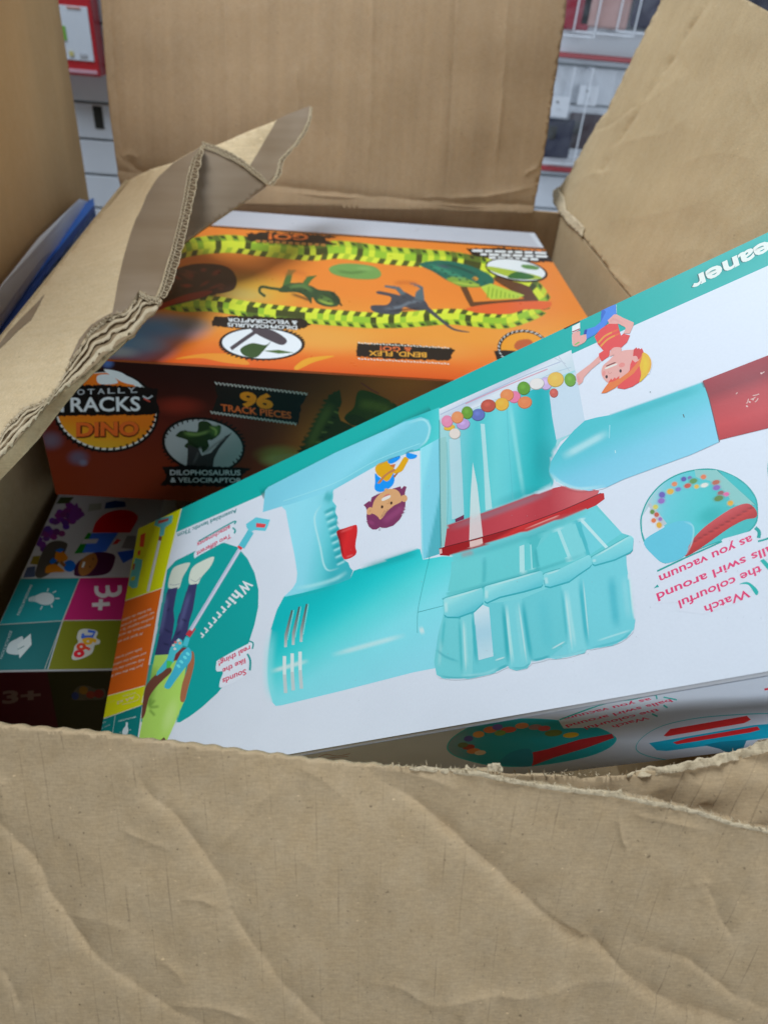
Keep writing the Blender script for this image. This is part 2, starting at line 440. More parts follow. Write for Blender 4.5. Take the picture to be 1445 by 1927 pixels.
def sheet(name, outline, anchors, mat, parent, uvf, step=14, thick=.004, creases=(), wobble=(0, 1), extra=None, toward=True):
    """cardboard sheet: an outline with its own depth at every point, creased, and given real thickness"""
    f = tps(anchors); out = np.array(outline, float)
    rs = []
    for i in range(len(out)):
        a, b = out[i], out[(i + 1) % len(out)]; n = max(1, int(np.linalg.norm(b - a) / step))
        for k in range(n): rs.append(a + (b - a) * k / n)
    out = np.array(rs); lo, hi = out.min(0), out.max(0)
    pts = []
    for r, y in enumerate(np.arange(lo[1] + step / 2, hi[1], step)):
        for x in np.arange(lo[0] + step / 2 + (step / 2) * (r % 2), hi[0], step):
            if inside(x, y, out): pts.append((x, y))
    if creases and step < 10:
        cp = []
        for cr in creases:
            c_ = crease_line(cr[0])
            for i in range(len(c_) - 1):
                d_ = c_[i + 1] - c_[i]; nn_ = np.array([-d_[1], d_[0]]) / (np.linalg.norm(d_) + 1e-9)
                for o_ in (0, 2, -2, 4.5, -4.5, 8, -8, 13, -13): cp.append(c_[i] + nn_ * o_)
        cp = np.array([c_ for c_ in cp if inside(c_[0], c_[1], out)])
        cell = set((int(c_[0] // 5), int(c_[1] // 5)) for c_ in cp)
        pts = [q_ for q_ in pts if (int(q_[0] // 5), int(q_[1] // 5)) not in cell] + [tuple(c_) for c_ in cp]
    P, fs = cdt(out / 100., np.array(pts) / 100.); P = P * 100.
    t = f(P)
    W = np.array([at(p[0], p[1], tt) for p, tt in zip(P, t)])
    # sheet normals (towards the camera)
    Nn = np.zeros_like(W)
    for tri in fs:
        n = np.cross(W[tri[1]] - W[tri[0]], W[tri[2]] - W[tri[0]])
        if n @ (CAM - W[tri[0]]) < 0: n = -n
        for i in tri: Nn[i] += n
    Nn /= np.linalg.norm(Nn, axis=1)[:, None] + 1e-12
    disp = np.zeros(len(P))
    sc = t.mean() / F
    for cr in creases:
        line, amp, w = crease_line(cr[0]), cr[1], cr[2]; mode = cr[3] if len(cr) > 3 else 'ridge'
        d, sg, tt = seg_dist(P, line); d = np.sqrt((d * sc) ** 2 + .00045 ** 2) - .00045; amp = amp * CREASE * np.array([.85 + .6 * mnoise.noise(Vector((p_[0] * .02, p_[1] * .02, 7.7))) for p_ in P])
        taper = np.clip(np.minimum(tt, 1 - tt) * 6, .25, 1) if mode != 'full' else 1
        if mode == 'step': disp -= amp * taper * np.where(sg > 0, np.exp(-d / (w * .5)), np.exp(-d / (w * 1.9)))
        else: disp += amp * taper * np.exp(-d / w)
    if wobble[0]:
        disp += wobble[0] * np.array([mnoise.noise(Vector((p[0] / wobble[1], p[1] / wobble[1], 3.3))) for p in P])
    W = W + Nn * disp[:, None]
    uvs = np.array([uvf(p, w) for p, w in zip(P, W)])
    fs2 = []
    for tri in fs:
        n = np.cross(W[tri[1]] - W[tri[0]], W[tri[2]] - W[tri[0]])
        fs2.append(tri if n @ (CAM - W[tri[0]]) > 0 else tri[::-1])
    o = add_mesh(name, W, fs2, mat, parent, uvs=uvs, smooth=True)
    if thick:
        md = o.modifiers.new('thickness', 'SOLIDIFY'); md.thickness = thick; md.offset = -1
    return o, f
def px_uv(p, w, s=.23 / F): return (p[0] * s, p[1] * s)
#@@BODY
# ------------------------------------------------------------------ floor and the open carton
def uvw(a, b):
    return lambda w: (w @ a, w @ b)
M_floor = plain('floor_vinyl', (.34, .35, .36), .45, .4, 0, .12, 30)
tag(bx('floor', M_floor, None, (-2.5, -2.5, FLOOR - .06), (3, 1.6, FLOOR - .006), 0), kind='structure')
carton = empty('cardboard_carton', (.2, .04, FLOOR - .005), 'large open brown carton holding the printed toy boxes, its flaps torn and crumpled', 'cardboard box')
XL, XR, YF, YB, ZR = -.040, .449, -.325, .400, .016
bx('carton_floor', M_plain, carton, (XL, YF, FLOOR - .005), (XR, YB, FLOOR - .0003), uv=uvw(X, Y))
bx('wall', M_plain, carton, (XL - .005, YF - .005, FLOOR - .005), (XL - .0002, YB + .005, -.024), uv=uvw(Y, Zv))
_y = [(YF - .005, FLOOR - .005), (YB + .005, FLOOR - .005), (YB + .005, ZR + .004), (-.02, ZR + .004), (-.06, -.012), (-.16, -.022), (YF - .005, -.026)]
_v = [np.array([XR + .0002, a, b]) for a, b in _y] + [np.array([XR + .005, a, b]) for a, b in _y]
add_mesh('wall', _v, [list(range(7))[::-1], list(range(7, 14))] + [[i, (i + 1) % 7, 7 + (i + 1) % 7, 7 + i] for i in range(7)], M_plain, carton, uvs=[(q[1], q[2]) for q in _v])
bx('wall', M_flap, carton, (XL, YB + .0012, FLOOR - .005), (XR, YB + .0058, ZR + .003), uv=uvw(X, Zv))
bx('wall', M_plain, carton, (XL, -.3150, FLOOR - .005), (XR, -.3105, ZR - .055), uv=uvw(X, Zv))

# back flap, leaning away
def plane_t(P0, n):
    return lambda px, py: ((P0 - CAM) @ n) / (ray(px, py) @ n)
nb = unit(np.cross(X, np.array([0, .058, .185]))); tb = plane_t(np.array([.2, YB, ZR]), nb)
bo = [(231, 366), (222, 330), (205, 200), (190, 0), (172, -230), (1098, -230), (1066, 0), (1062, 40), (1045, 150), (1028, 260), (1010, 360), (1006, 382), (1003, 402), (760, 396), (540, 388), (300, 376)]
bo = rough_line(bo[:6], .6, 20, 1) + rough_line(bo[6:12], 1.1, 9, 2, .07) + bo[12:]
anch = [(x, y, tb(x, y)) for x in (150, 640, 1100) for y in (-200, 120, 390)]
sheet('back_flap', bo, anch, M_flap, carton, lambda p_, w: (w @ X, w @ np.array([0, .3, .95])), 9.5, .0045,
      creases=[([(224, 322), (500, 347), (760, 374), (1006, 386)], -.0030, .0035, 'full'), ([(228, 296), (240, 302), (258, 318), (285, 326), (340, 338)], .0050, .0035, 'step'), ([(228, 300), (245, 290), (262, 300)], .0026, .003),
               ([(206, -50), (212, 80), (222, 200), (232, 300)], -.0022, .003), ([(760, 374), (900, 370), (985, 356), (1008, 350)], .0020, .003), ([(985, 330), (1012, 312)], .002, .002), ([(420, -100), (424, 100), (430, 330)], -.0010, .0025), ([(700, -100), (700, 150), (690, 350)], .0010, .003), ([(860, -100), (852, 120), (838, 360)], -.0010, .0025), ([(560, 120), (562, 220)], .0010, .002), ([(960, -50), (944, 180), (930, 330)], .0012, .003)], wobble=(.0026, 130))
# little back wall strip under the crease is the wall itself; right flap, leaning outwards
nr = unit(np.cross(Y, np.array([.051, 0, .203]))); tr = plane_t(np.array([XR, 0, ZR + .004]), nr)
ro = rough_line([(1246, -25), (1240, 5), (1215, 60), (1192, 108), (1165, 160), (1140, 210), (1118, 238), (1095, 280), (1072, 325), (1060, 345), (1042, 362), (1048, 385), (1060, 408)], 3.2, 7, 4, .06)
ro += rough_line([(1060, 408), (1085, 432), (1130, 486), (1180, 550), (1280, 690), (1480, 960)], .8, 20, 5)
e1, e2 = topx(np.array([XR, .0, ZR + .004])), topx(np.array([XR + .052, .0, .222]))
ro = [q for q in ro if q[1] < e1[1] - 5] + [tuple(e1), tuple(e2), (1445, 22), (1400, -2), (1340, -30)]
anch = [(x, y, tr(x, y)) for x, y in ((1060, 400), (1180, 550), (1440, 400), (1240, 0), (1440, 30), (1800, 600), (1400, 800))]
sheet('right_flap', ro, anch, M_plain, carton, lambda p_, w: (w @ Y, w @ Zv), 9.5, .0045,
      creases=[([(1345, -40), (1330, 0), (1300, 45), (1270, 95), (1240, 145), (1212, 190), (1170, 255), (1130, 320)], -.0034, .0016, 'full'), ([(1330, -40), (1316, 0), (1258, 92), (1200, 188)], 0.000672, .003), ([(1130, 240), (1180, 215), (1235, 180), (1300, 130)], 0.00126, .005), ([(1075, 350), (1110, 330), (1150, 322)], 0.001512, .004),
               ([(1110, 250), (1150, 232), (1185, 208), (1206, 196)], 0.00168, .0022, 'step'), ([(1118, 300), (1170, 270), (1250, 250), (1300, 215)], 0.001008, .005), ([(1120, 420), (1250, 400), (1330, 378)], 0.00084, .008), ([(1180, 545), (1290, 470), (1360, 490)], 0.00084, .008), ([(1188, 545), (1165, 525), (1145, 503)], 0.00126, .002), ([(1250, 320), (1340, 290), (1430, 300)], 0.000672, .006), ([(1300, 520), (1370, 440), (1440, 400)], 0.000756, .007), ([(1390, 120), (1420, 200), (1445, 240)], 0.000588, .005)], wobble=(.0020, 90))
# frayed paper along its torn lower corner
def tuft(name, pts, mat, parent, n=60, ln=6, t=.5, spread=3, thick=.00022, seed=0, up=(0, -1)):
    """paper fibres standing off a torn edge"""
    rg = np.random.default_rng(seed); vs_, fs_ = [], []
    P_ = np.array(pts, float); sl = np.linalg.norm(np.diff(P_, axis=0), axis=1); cum = np.r_[0, np.cumsum(sl)]
    for _ in range(n):
        s_ = rg.uniform(0, cum[-1]); i = min(np.searchsorted(cum, s_, 'right') - 1, len(sl) - 1)
        a = P_[i] + (P_[i + 1] - P_[i]) * ((s_ - cum[i]) / sl[i])
        tt = t(a) if callable(t) else t
        d = np.array(up) * rg.uniform(.3, 1) * ln + rg.normal(0, spread, 2); d2 = d + rg.normal(0, spread, 2) + np.array(up) * ln * .2
        w = rg.uniform(.5, 1.4)
        q = [a + rg.normal(0, 1.2, 2), a + d * .6, a + d2]
        ww = thick * w
        pp = [at(*q[0], tt), at(*q[1], tt + rg.normal(0, .0008)), at(*q[2], tt + rg.normal(0, .0015))]
        side = unit(np.cross(pp[2] - pp[0] + 1e-9, CAM - pp[0]))
        b = len(vs_)
        for k, z in enumerate((1, .8, .25)):
            vs_ += [pp[k] + side * ww * z, pp[k] - side * ww * z, pp[k] - unit(CAM - pp[k]) * ww * z]
        for k in range(2):
            for j in range(3): fs_.append([b + 3 * k + j, b + 3 * k + (j + 1) % 3, b + 3 * k + 3 + (j + 1) % 3, b + 3 * k + 3 + j])
    return add_mesh(name, vs_, fs_, mat, parent)
tl = sheet('torn_paper', rough_line([(1040, 358), (1052, 352), (1060, 372), (1064, 396), (1085, 412), (1098, 430), (1094, 446), (1078, 430), (1066, 418), (1052, 402), (1040, 380), (1040, 358)], 2, 5, 9, .1), [(x, y, tr(x, y) * .992) for x, y in ((1040, 350), (1060, 400), (1098, 446), (1100, 380))], M_torn, carton, px_uv, 6, .0012, wobble=(.002, 14))

# front flap, folded out towards the viewer and badly creased
def fuv(p_, w):
    lean = np.interp(p_[0], [0, 500, 900, 1300, 1700], [.16, .08, -.12, -.45, -.55])
    return ((p_[0] - lean * (p_[1] - 1500)) * .23 / F * (.0072 / .0070), p_[1] * .23 / F)
edge_l = [(-420, 1322), (0, 1366), (200, 1385), (400, 1409), (560, 1427), (690, 1442)]
def flutewob(pts, amp=1.6, per=41):
    out = []
    for i in range(len(pts) - 1):
        a, b = np.array(pts[i], float), np.array(pts[i + 1], float); n = int(np.linalg.norm(b - a) / 6)
        for k in range(n):
            q = a + (b - a) * k / n; out.append((q[0], q[1] + amp * math.sin(q[0] / per * 6.283) + .8 * mnoise.noise(Vector((q[0] * .09, 1, 2)))))
    return out
edge_r = [(690, 1442), (760, 1445), (840, 1450), (900, 1458), (950, 1470), (1000, 1478), (1080, 1490), (1160, 1497), (1220, 1510), (1300, 1525), (1380, 1550), (1445, 1566), (1760, 1650)]
torn = rough_line(edge_r, 3.4, 5, 11, .06)
fo = flutewob(edge_l) + torn + [(1760, 2150), (-420, 2150)]
fa = [(-420, 1322, .243), (0, 1366, .2392), (722, 1445, .2366), (1445, 1566, .229), (1760, 1650, .226), (-420, 2150, .238), (0, 2000, .2375), (722, 2000, .2395), (1445, 2000, .241), (1760, 2150, .245), (350, 1700, .2345), (1150, 1640, .2345), (722, 1620, .2335)]
cre = [([(219, 1410), (259, 1455), (279, 1494), (319, 1524), (349, 1559), (389, 1619), (418, 1659), (440, 1722), (488, 1793), (538, 1858), (608, 1927), (680, 2010)], 0.0016, 0.00279, 'step'),
       ([(-60, 1480), (0, 1549), (40, 1594), (75, 1639), (90, 1679), (134, 1739), (169, 1788), (239, 1843), (319, 1898), (379, 1930), (450, 2000)], 0.0017, 0.00279, 'step'),
       ([(690, 1446), (720, 1470), (785, 1510), (855, 1571), (946, 1651), (1021, 1721), (1081, 1766), (1121, 1776), (1171, 1826), (1201, 1856), (1262, 1891), (1362, 1922), (1500, 1960)], 0.003, 0.002604, 'step'),
       ([(700, 1850), (760, 1861), (820, 1892), (921, 1871), (1001, 1874), (1071, 1854), (1146, 1844), (1201, 1851)], 0.0013, 0.001364), ([(1000, 1890), (1050, 1872), (1071, 1854)], 0.0008, 0.000992), ([(860, 1925), (905, 1885), (921, 1871)], 0.0009, 0.00186),
       ([(1190, 1778), (1222, 1786), (1282, 1801), (1322, 1826), (1382, 1876), (1460, 1905)], 0.0015, 0.001488, 'step'), ([(1322, 1661), (1340, 1690), (1352, 1721), (1377, 1761)], 0.001, 0.00124, 'step'), ([(1300, 1668), (1322, 1658), (1336, 1664)], 0.001, 0.000744),
       ([(548, 1450), (478, 1524), (428, 1579), (394, 1614)], 0.0008, 0.00186), ([(320, 1896), (379, 1893), (448, 1908), (488, 1930)], 0.0012, 0.001116), ([(340, 1693), (380, 1695), (418, 1711)], 0.0007, 0.000868),
       ([(560, 1440), (610, 1470), (650, 1500)], 0.0006, 0.00124), ([(1000, 1690), (1060, 1740), (1120, 1776)], 0.0009, 0.00155), ([(230, 1560), (280, 1585), (330, 1600)], 0.0005, 0.000868), ([(120, 1560), (200, 1640)], 0.0004, 0.00248),
       ([(700, 1447), (800, 1462), (870, 1490)], 0.001, 0.00248), ([(1180, 1530), (1250, 1545), (1330, 1560)], 0.0007, 0.000744), ([(1165, 1535), (1170, 1580), (1180, 1600)], 0.0006, 0.00062), ([(1060, 1700), (1095, 1655), (1130, 1560)], -0.0004, 0.00372), ([(1300, 1540), (1250, 1680), (1180, 1800)], 0.0009, 0.00744), ([(1430, 1600), (1370, 1760), (1310, 1880)], 0.0009, 0.00744),
       ([(0, 1460), (8, 1500), (6, 1545)], 0.001, 0.00124), ([(0, 1820), (20, 1850), (40, 1900)], 0.001, 0.00124, 'step'), ([(545, 1610), (600, 1640)], 0.0004, 0.00248), ([(280, 1790), (330, 1830), (350, 1860)], 0.0006, 0.00186), ([(130, 1725), (200, 1735), (260, 1760)], 0.0005, 0.00186)]
FF, ft = sheet('front_flap', fo, fa, M_front, carton, fuv, 7.5, .0042, creases=cre, wobble=(.0009, 90))
tuft('torn_fibres', [(740, 1444), (800, 1446), (900, 1457), (1000, 1477), (1160, 1496), (1300, 1524), (1445, 1566)], M_torn, carton, 150, 7, lambda a: float(ft([a])[0]) * .997, 3, .00016, 3)
ft2 = sheet('torn_paper', rough_line([(770, 1446), (800, 1441), (830, 1447), (900, 1452), (1000, 1473), (1080, 1484), (1160, 1490), (1168, 1486), (1172, 1497), (1225, 1507), (1300, 1522), (1380, 1547), (1450, 1562)], 1.8, 4, 21, .09) + rough_line([(1450, 1569), (1380, 1555), (1300, 1530), (1220, 1515), (1160, 1501), (1080, 1493), (1000, 1481), (900, 1461), (770, 1449)], 1.6, 4, 22, .09),
            [(x, y, z * .9965) for x, y, z in fa], M_torn, carton, px_uv, 6, .0004, wobble=(.0007, 14))
for i_, (a, b, c, d) in enumerate(((872, 1441, 886, 1446), (918, 1437, 946, 1450))):
    sheet('torn_paper', rough_line([(a, d), (a + 2, b + 4), ((a + c) / 2, b), (c - 2, b + 5), (c, d + 2), (a, d)], 2.2, 2.5, 40 + i_, .2), [(x, y, z * .996) for x, y, z in fa], M_torn, carton, px_uv, 3, .0008, wobble=(.001, 6))
# torn-off strip of the front wall standing behind that flap
so = rough_line([(850, 1456), (900, 1450), (930, 1452), (1000, 1459), (1100, 1461), (1175, 1460), (1200, 1452), (1250, 1447), (1300, 1440), (1340, 1430), (1380, 1421), (1420, 1412), (1436, 1400), (1500, 1392), (1800, 1340)], 3.0, 5, 31, .07) + [(1800, 1760), (1445, 1640), (1000, 1540), (850, 1500)]
sa = [(850, 1450, .2500), (1150, 1460, .2520), (1445, 1410, .2480), (1800, 1340, .244), (1445, 1640, .2420), (1000, 1540, .2480), (1800, 1760, .238)]
_, st = sheet('torn_wall_strip', so, sa, M_front, carton, fuv, 9, .0042, creases=[([(1290, 1470), (1320, 1480), (1330, 1520)], .0012, .004), ([(1020, 1480), (1200, 1490), (1300, 1470)], .0012, .008)], wobble=(.0015, 60))
tuft('torn_fibres', [(880, 1452), (1000, 1459), (1175, 1459), (1250, 1447), (1340, 1430), (1436, 1402)], M_torn, carton, 90, 6, lambda a: float(st([a])[0]) * .998, 3, .00016, 8)
sheet('torn_paper', rough_line([(1180, 1458), (1210, 1446), (1260, 1440), (1310, 1430), (1350, 1422), (1385, 1414), (1410, 1404), (1440, 1392), (1470, 1390)], 2.5, 4, 51, .1) + rough_line([(1470, 1408), (1440, 1414), (1400, 1428), (1340, 1440), (1280, 1452), (1220, 1460), (1180, 1464)], 2, 4, 52, .1), [(x, y, z * .996) for x, y, z in sa], M_torn, carton, px_uv, 6, .0008, wobble=(.0018, 14))

# left flap: folded in, ridged, its taped corner torn open
f1 = [(240, 338), (290, 318), (326, 306), (356, 288), (379, 274), (370, 290), (358, 312), (352, 340), (346, 372), (340, 405), (332, 438), (323, 475), (312, 508), (302, 545), (296, 560)]
tear = [(296, 560), (281, 558), (262, 548), (252, 566), (236, 586), (212, 592), (190, 606), (168, 624), (152, 650), (134, 678), (128, 690), (112, 722), (92, 748), (70, 760), (46, 768), (20, 794), (0, 822), (-160, 980)]
fl1 = f1[:-1] + rough_line(tear, 2.5, 6, 61, .08) + [(-300, 960), (-260, 1000), (-330, 1100), (-480, 1020), (-240, 880), (0, 640), (120, 490)][5:]
a1 = [(240, 338, .775), (379, 274, .62), (346, 372, .588), (332, 438, .56), (296, 560, .507), (212, 592, .492), (128, 690, .447), (0, 830, .385), (0, 640, .49), (120, 490, .61), (-240, 900, .37), (150, 560, .535)]
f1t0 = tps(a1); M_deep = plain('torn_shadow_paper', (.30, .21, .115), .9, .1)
TAPE, TN, TL, TB_ = nt('brown_packing_tape')
_tc = TN.new('ShaderNodeTexCoord'); _mp = TN.new('ShaderNodeMapping'); _mp.inputs['Scale'].default_value = (14, 190, 1); _mp.inputs['Rotation'].default_value = (0, 0, .95); TL.new(_tc.outputs['UV'], _mp.inputs[0])
_n = TN.new('ShaderNodeTexNoise'); _n.inputs['Scale'].default_value = 1; _n.inputs['Detail'].default_value = 5; TL.new(_mp.outputs[0], _n.inputs['Vector'])
_r = TN.new('ShaderNodeValToRGB'); TL.new(_n.outputs['Fac'], _r.inputs[0])
_r.color_ramp.elements[0].position = .35; _r.color_ramp.elements[0].color = (.235, .165, .10, 1); _r.color_ramp.elements[1].position = .8; _r.color_ramp.elements[1].color = (.315, .235, .155, 1)
TL.new(_r.outputs[0], TB_.inputs['Base Color']); TB_.inputs['Roughness'].default_value = .33; TB_.inputs['Specular IOR Level'].default_value = .45
_b = TN.new('ShaderNodeBump'); _b.inputs['Strength'].default_value = .25; _b.inputs['Distance'].default_value = .0006; TL.new(_n.outputs['Fac'], _b.inputs['Height']); TL.new(_b.outputs[0], TB_.inputs['Normal'])
_f = tps(a1); _hp = [(240, 338), (180, 413), (120, 490), (60, 565), (0, 640), (-60, 706)]
_A = [at(q[0], q[1], float(_f([q])[0]) * 1.002) for q in _hp]; _B = [np.array([XL - .002, a[1], -.026]) for a in _A]; _n = len(_A)
flap = add_mesh('left_flap', _A + _B, [[i, i + 1, _n + i + 1, _n + i] for i in range(_n - 1)], M_plain, carton, uvs=[(a[1], a[2]) for a in _A + _B])
_m = flap.modifiers.new('thickness', 'SOLIDIFY'); _m.thickness = .003; _m.offset = 0
def flappart(*a, **k):
    o, f = sheet(*a, **k); return o, f
flappart('flap_board', fl1, a1, M_light, flap, lambda p_, w: (w @ Y, w @ X), 9, .0035, wobble=(.0016, 60))
a1t = [(x, y, z * .9985) for x, y, z in a1]
tape = [(326, 307), (378, 275), (369, 291), (357, 313), (351, 340), (345, 372), (339, 405), (331, 438), (322, 475), (311, 508), (300, 545), (294, 559), (281, 557), (263, 547), (252, 566), (236, 586), (214, 592), (190, 606), (168, 624), (152, 650), (134, 678), (131, 680), (150, 640), (172, 612), (212, 588), (222, 530), (236, 478), (246, 444), (256, 412), (264, 396), (276, 368), (300, 334)]
flappart('tape_strip', tape, a1t, TAPE, flap, px_uv, 8, 0, wobble=(.0016, 60))
flappart('tape_strip', [(0, 646), (30, 615), (85, 553), (60, 604), (20, 640), (-20, 668)], a1t, TAPE, flap, px_uv, 8, 0, wobble=(.0016, 60))
# torn inside of the board between the upper paper and the lower fold
low = [(306, 565), (290, 590), (277, 598), (252, 628), (216, 652), (194, 670), (166, 698), (144, 716), (118, 734), (86, 764), (64, 792), (22, 838), (0, 862), (-150, 1015)]
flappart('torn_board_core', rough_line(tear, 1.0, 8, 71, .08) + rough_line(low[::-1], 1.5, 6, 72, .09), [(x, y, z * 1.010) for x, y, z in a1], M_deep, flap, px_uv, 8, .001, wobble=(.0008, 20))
_T = catmull(tear[:-1], False, 8); _L = catmull(low[:-1], False, 8)
def _resamp(c, n):
    cum = np.r_[0, np.cumsum(np.linalg.norm(np.diff(c, axis=0), axis=1))]; ss = np.linspace(0, cum[-1], n); return np.c_[np.interp(ss, cum, c[:, 0]), np.interp(ss, cum, c[:, 1])]
_T, _L = _resamp(_T, 260), _resamp(_L, 260)
_vs, _fs = [], []
for fr_, w_, sd in ((.0, .16, 1), (.24, .09, 2), (.48, .12, 3), (.74, .24, 5)):
    # one torn ply: a thin curling strip of paper along the tear
    _b = len(_vs)
    for i in range(260):
        n1 = mnoise.noise(Vector((i * .055, sd, 0))); n2 = mnoise.noise(Vector((i * .17, sd, 3))); n3 = mnoise.noise(Vector((i * .09, sd, 8)))
        f0 = fr_ + .14 * n1; f1_ = f0 + w_ * (1 + .9 * n2); q0 = _T[i] + (_L[i] - _T[i]) * f0; q1 = _T[i] + (_L[i] - _T[i]) * f1_
        z0 = float(f1t0([q0])[0]); up_ = (.0016 * (1 - fr_) + .0006) * (1 + .9 * n3)
        _vs += [at(q0[0], q0[1], z0 + .001 - .0 * up_), at(q1[0], q1[1], z0 - up_)]
    _fs += [[_b + 2 * i, _b + 2 * i + 1, _b + 2 * i + 3, _b + 2 * i + 2] for i in range(259)]
_o = add_mesh('torn_paper', _vs, _fs, M_torn, flap, uvs=[(0, 0)] * len(_vs), smooth=True); _m = _o.modifiers.new('thickness', 'SOLIDIFY'); _m.thickness = .0004
bot = [(-150, 1060), (0, 905), (72, 828), (144, 735), (216, 659), (306, 569)]
flappart('folded_lip', rough_line(low, 2, 8, 73, .09) + bot, [(x, y, z * 1.006) for x, y, z in a1 if x < 300] + [(0, 905, .392), (144, 735, .447), (306, 569, .512), (-150, 1060, .335)], M_plain, flap, px_uv, 9, .002, wobble=(.0015, 30))
f2 = [(378, 277), (400, 283), (440, 302), (470, 322), (503, 349), (466, 376), (425, 403), (380, 432), (338, 462), (305, 560), (330, 440), (346, 372)]
a2 = [(378, 277, .622), (503, 349, .645), (338, 462, .575), (305, 560, .53), (440, 350, .615)]
flappart('tape_strip', f2, a2, TAPE, flap, px_uv, 9, .003, wobble=(.0008, 60))
f3 = [(390, 280), (430, 263), (520, 226), (552, 211), (584, 199), (580, 226), (560, 262), (540, 284), (526, 300), (522, 322), (514, 336), (503, 346), (470, 319), (440, 299), (410, 284)]
a3 = [(390, 280, .64), (584, 199, .735), (526, 300, .685), (503, 346, .646), (440, 299, .64), (520, 226, .715)]
flappart('flap_board', f3, a3, M_light, flap, px_uv, 8, .003, wobble=(.001, 30))
a3t = [(x, y, z * .998) for x, y, z in a3]
flappart('tape_strip', [(522, 224), (552, 211), (584, 199), (580, 226), (560, 262), (540, 284), (526, 300), (522, 322), (512, 336), (503, 345), (468, 316), (490, 280)], a3t, TAPE, flap, px_uv, 8, 0, wobble=(.001, 30))
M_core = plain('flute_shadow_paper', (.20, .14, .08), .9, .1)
def tubes(paths, rad, vs_, fs_, sides=5):
    for P_ in paths:
        P_ = np.array(P_); b = len(vs_); d = np.gradient(P_, axis=0)
        for i in range(len(P_)):
            t_ = unit(d[i]); n1 = unit(np.cross(t_, [.3, .2, .9])); n2 = np.cross(t_, n1)
            for k in range(sides):
                a = 2 * np.pi * k / sides; vs_.append(P_[i] + (n1 * math.cos(a) + n2 * math.sin(a)) * rad)
        for i in range(len(P_) - 1):
            for k in range(sides): fs_.append([b + i * sides + k, b + i * sides + (k + 1) % sides, b + (i + 1) * sides + (k + 1) % sides, b + (i + 1) * sides + k])
def corrugated(pathL, wid, dirn, tf, per, rad, seed):
    """open end of the corrugated board: two liners and the wavy flute between them"""
    L_ = catmull(pathL, False, 14); n = len(L_); rg = np.random.default_rng(seed)
    cum = np.r_[0, np.cumsum(np.linalg.norm(np.diff(L_, axis=0), axis=1))]
    m = int(cum[-1] / 1.2); ss = np.linspace(0, cum[-1], m)
    Lx = np.c_[np.interp(ss, cum, L_[:, 0]), np.interp(ss, cum, L_[:, 1])]
    W_ = np.interp(ss / cum[-1], np.linspace(0, 1, len(wid)), wid); dv = np.array(dirn, float)
    jit = np.array([mnoise.noise(Vector((s_ * .05, seed, 0))) for s_ in ss]); jit2 = np.array([mnoise.noise(Vector((s_ * .09, seed, 9))) for s_ in ss])
    A_ = Lx + dv * (jit * 1.5)[:, None]; B_ = Lx + dv * (W_ + jit2 * 2.5)[:, None]; C_ = Lx + dv * (W_ * .34 + jit * 1.5)[:, None]
    zg = lambda q, o=0: at(q[0], q[1], tf(q) + o)
    ph = ss / per + .35 * np.array([mnoise.noise(Vector((s_ * .03, seed, 4))) for s_ in ss])
    tri = np.abs(((ph % 1) * 2) - 1); tri = np.clip((tri - .5) * 1.5 + .5, 0, 1)
    wave = [zg(C_[i] + (B_[i] - C_[i]) * tri[i], -.0003) for i in range(m)]
    ph2 = ss / (per * .55); tri2 = np.abs(((ph2 % 1) * 2) - 1)
    wave2 = [zg(A_[i] + (C_[i] - A_[i]) * tri2[i], -.0002) for i in range(m)]
    vs_, fs_ = [], []
    tubes([[zg(q) for q in A_], [zg(q) for q in B_], [zg(q) for q in C_], wave], rad, vs_, fs_); tubes([wave2], rad * .8, vs_, fs_)
    o = add_mesh('corrugated_edge', vs_, fs_, M_torn, flap, smooth=True)
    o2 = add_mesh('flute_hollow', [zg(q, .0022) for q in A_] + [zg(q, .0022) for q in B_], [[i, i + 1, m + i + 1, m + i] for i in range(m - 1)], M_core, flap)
f1t = tps(a1)
corrugated([(379, 275), (364, 300), (354, 330), (347, 370), (340, 405), (332, 438), (323, 475), (313, 508), (303, 545), (294, 560)], [6, 16, 19, 18, 17, 18, 18, 19, 18, 14], (1, .12), lambda q: float(f1t([q])[0]) * .997, 11.5, .00034, 1)
f2t = tps(a2)
corrugated([(379, 276), (400, 284), (440, 302), (470, 322), (503, 348)], [9, 11, 10, 9, 6], (.25, -1), lambda q: float(f2t([q])[0]) * .996, 9, .00034, 2)
f3t = tps(a3)
corrugated([(503, 347), (514, 337), (522, 322), (526, 301), (541, 284), (561, 262), (579, 228), (584, 201)], [7, 8, 8, 6, 6, 5, 4], (1, .3), lambda q: float(f3t([q])[0]) * .997, 9, .0003, 3)
corrugated([(262, 549), (281, 558), (300, 563)], [8, 10, 9], (.1, 1), lambda q: float(f1t([q])[0]) * .994, 9, .00034, 4)
tuft('torn_fibres', tear[:-1], M_torn, flap, 260, 6, lambda a: float(f1t([a])[0]) * .996, 3, .0003, 12, up=(.4, .5))
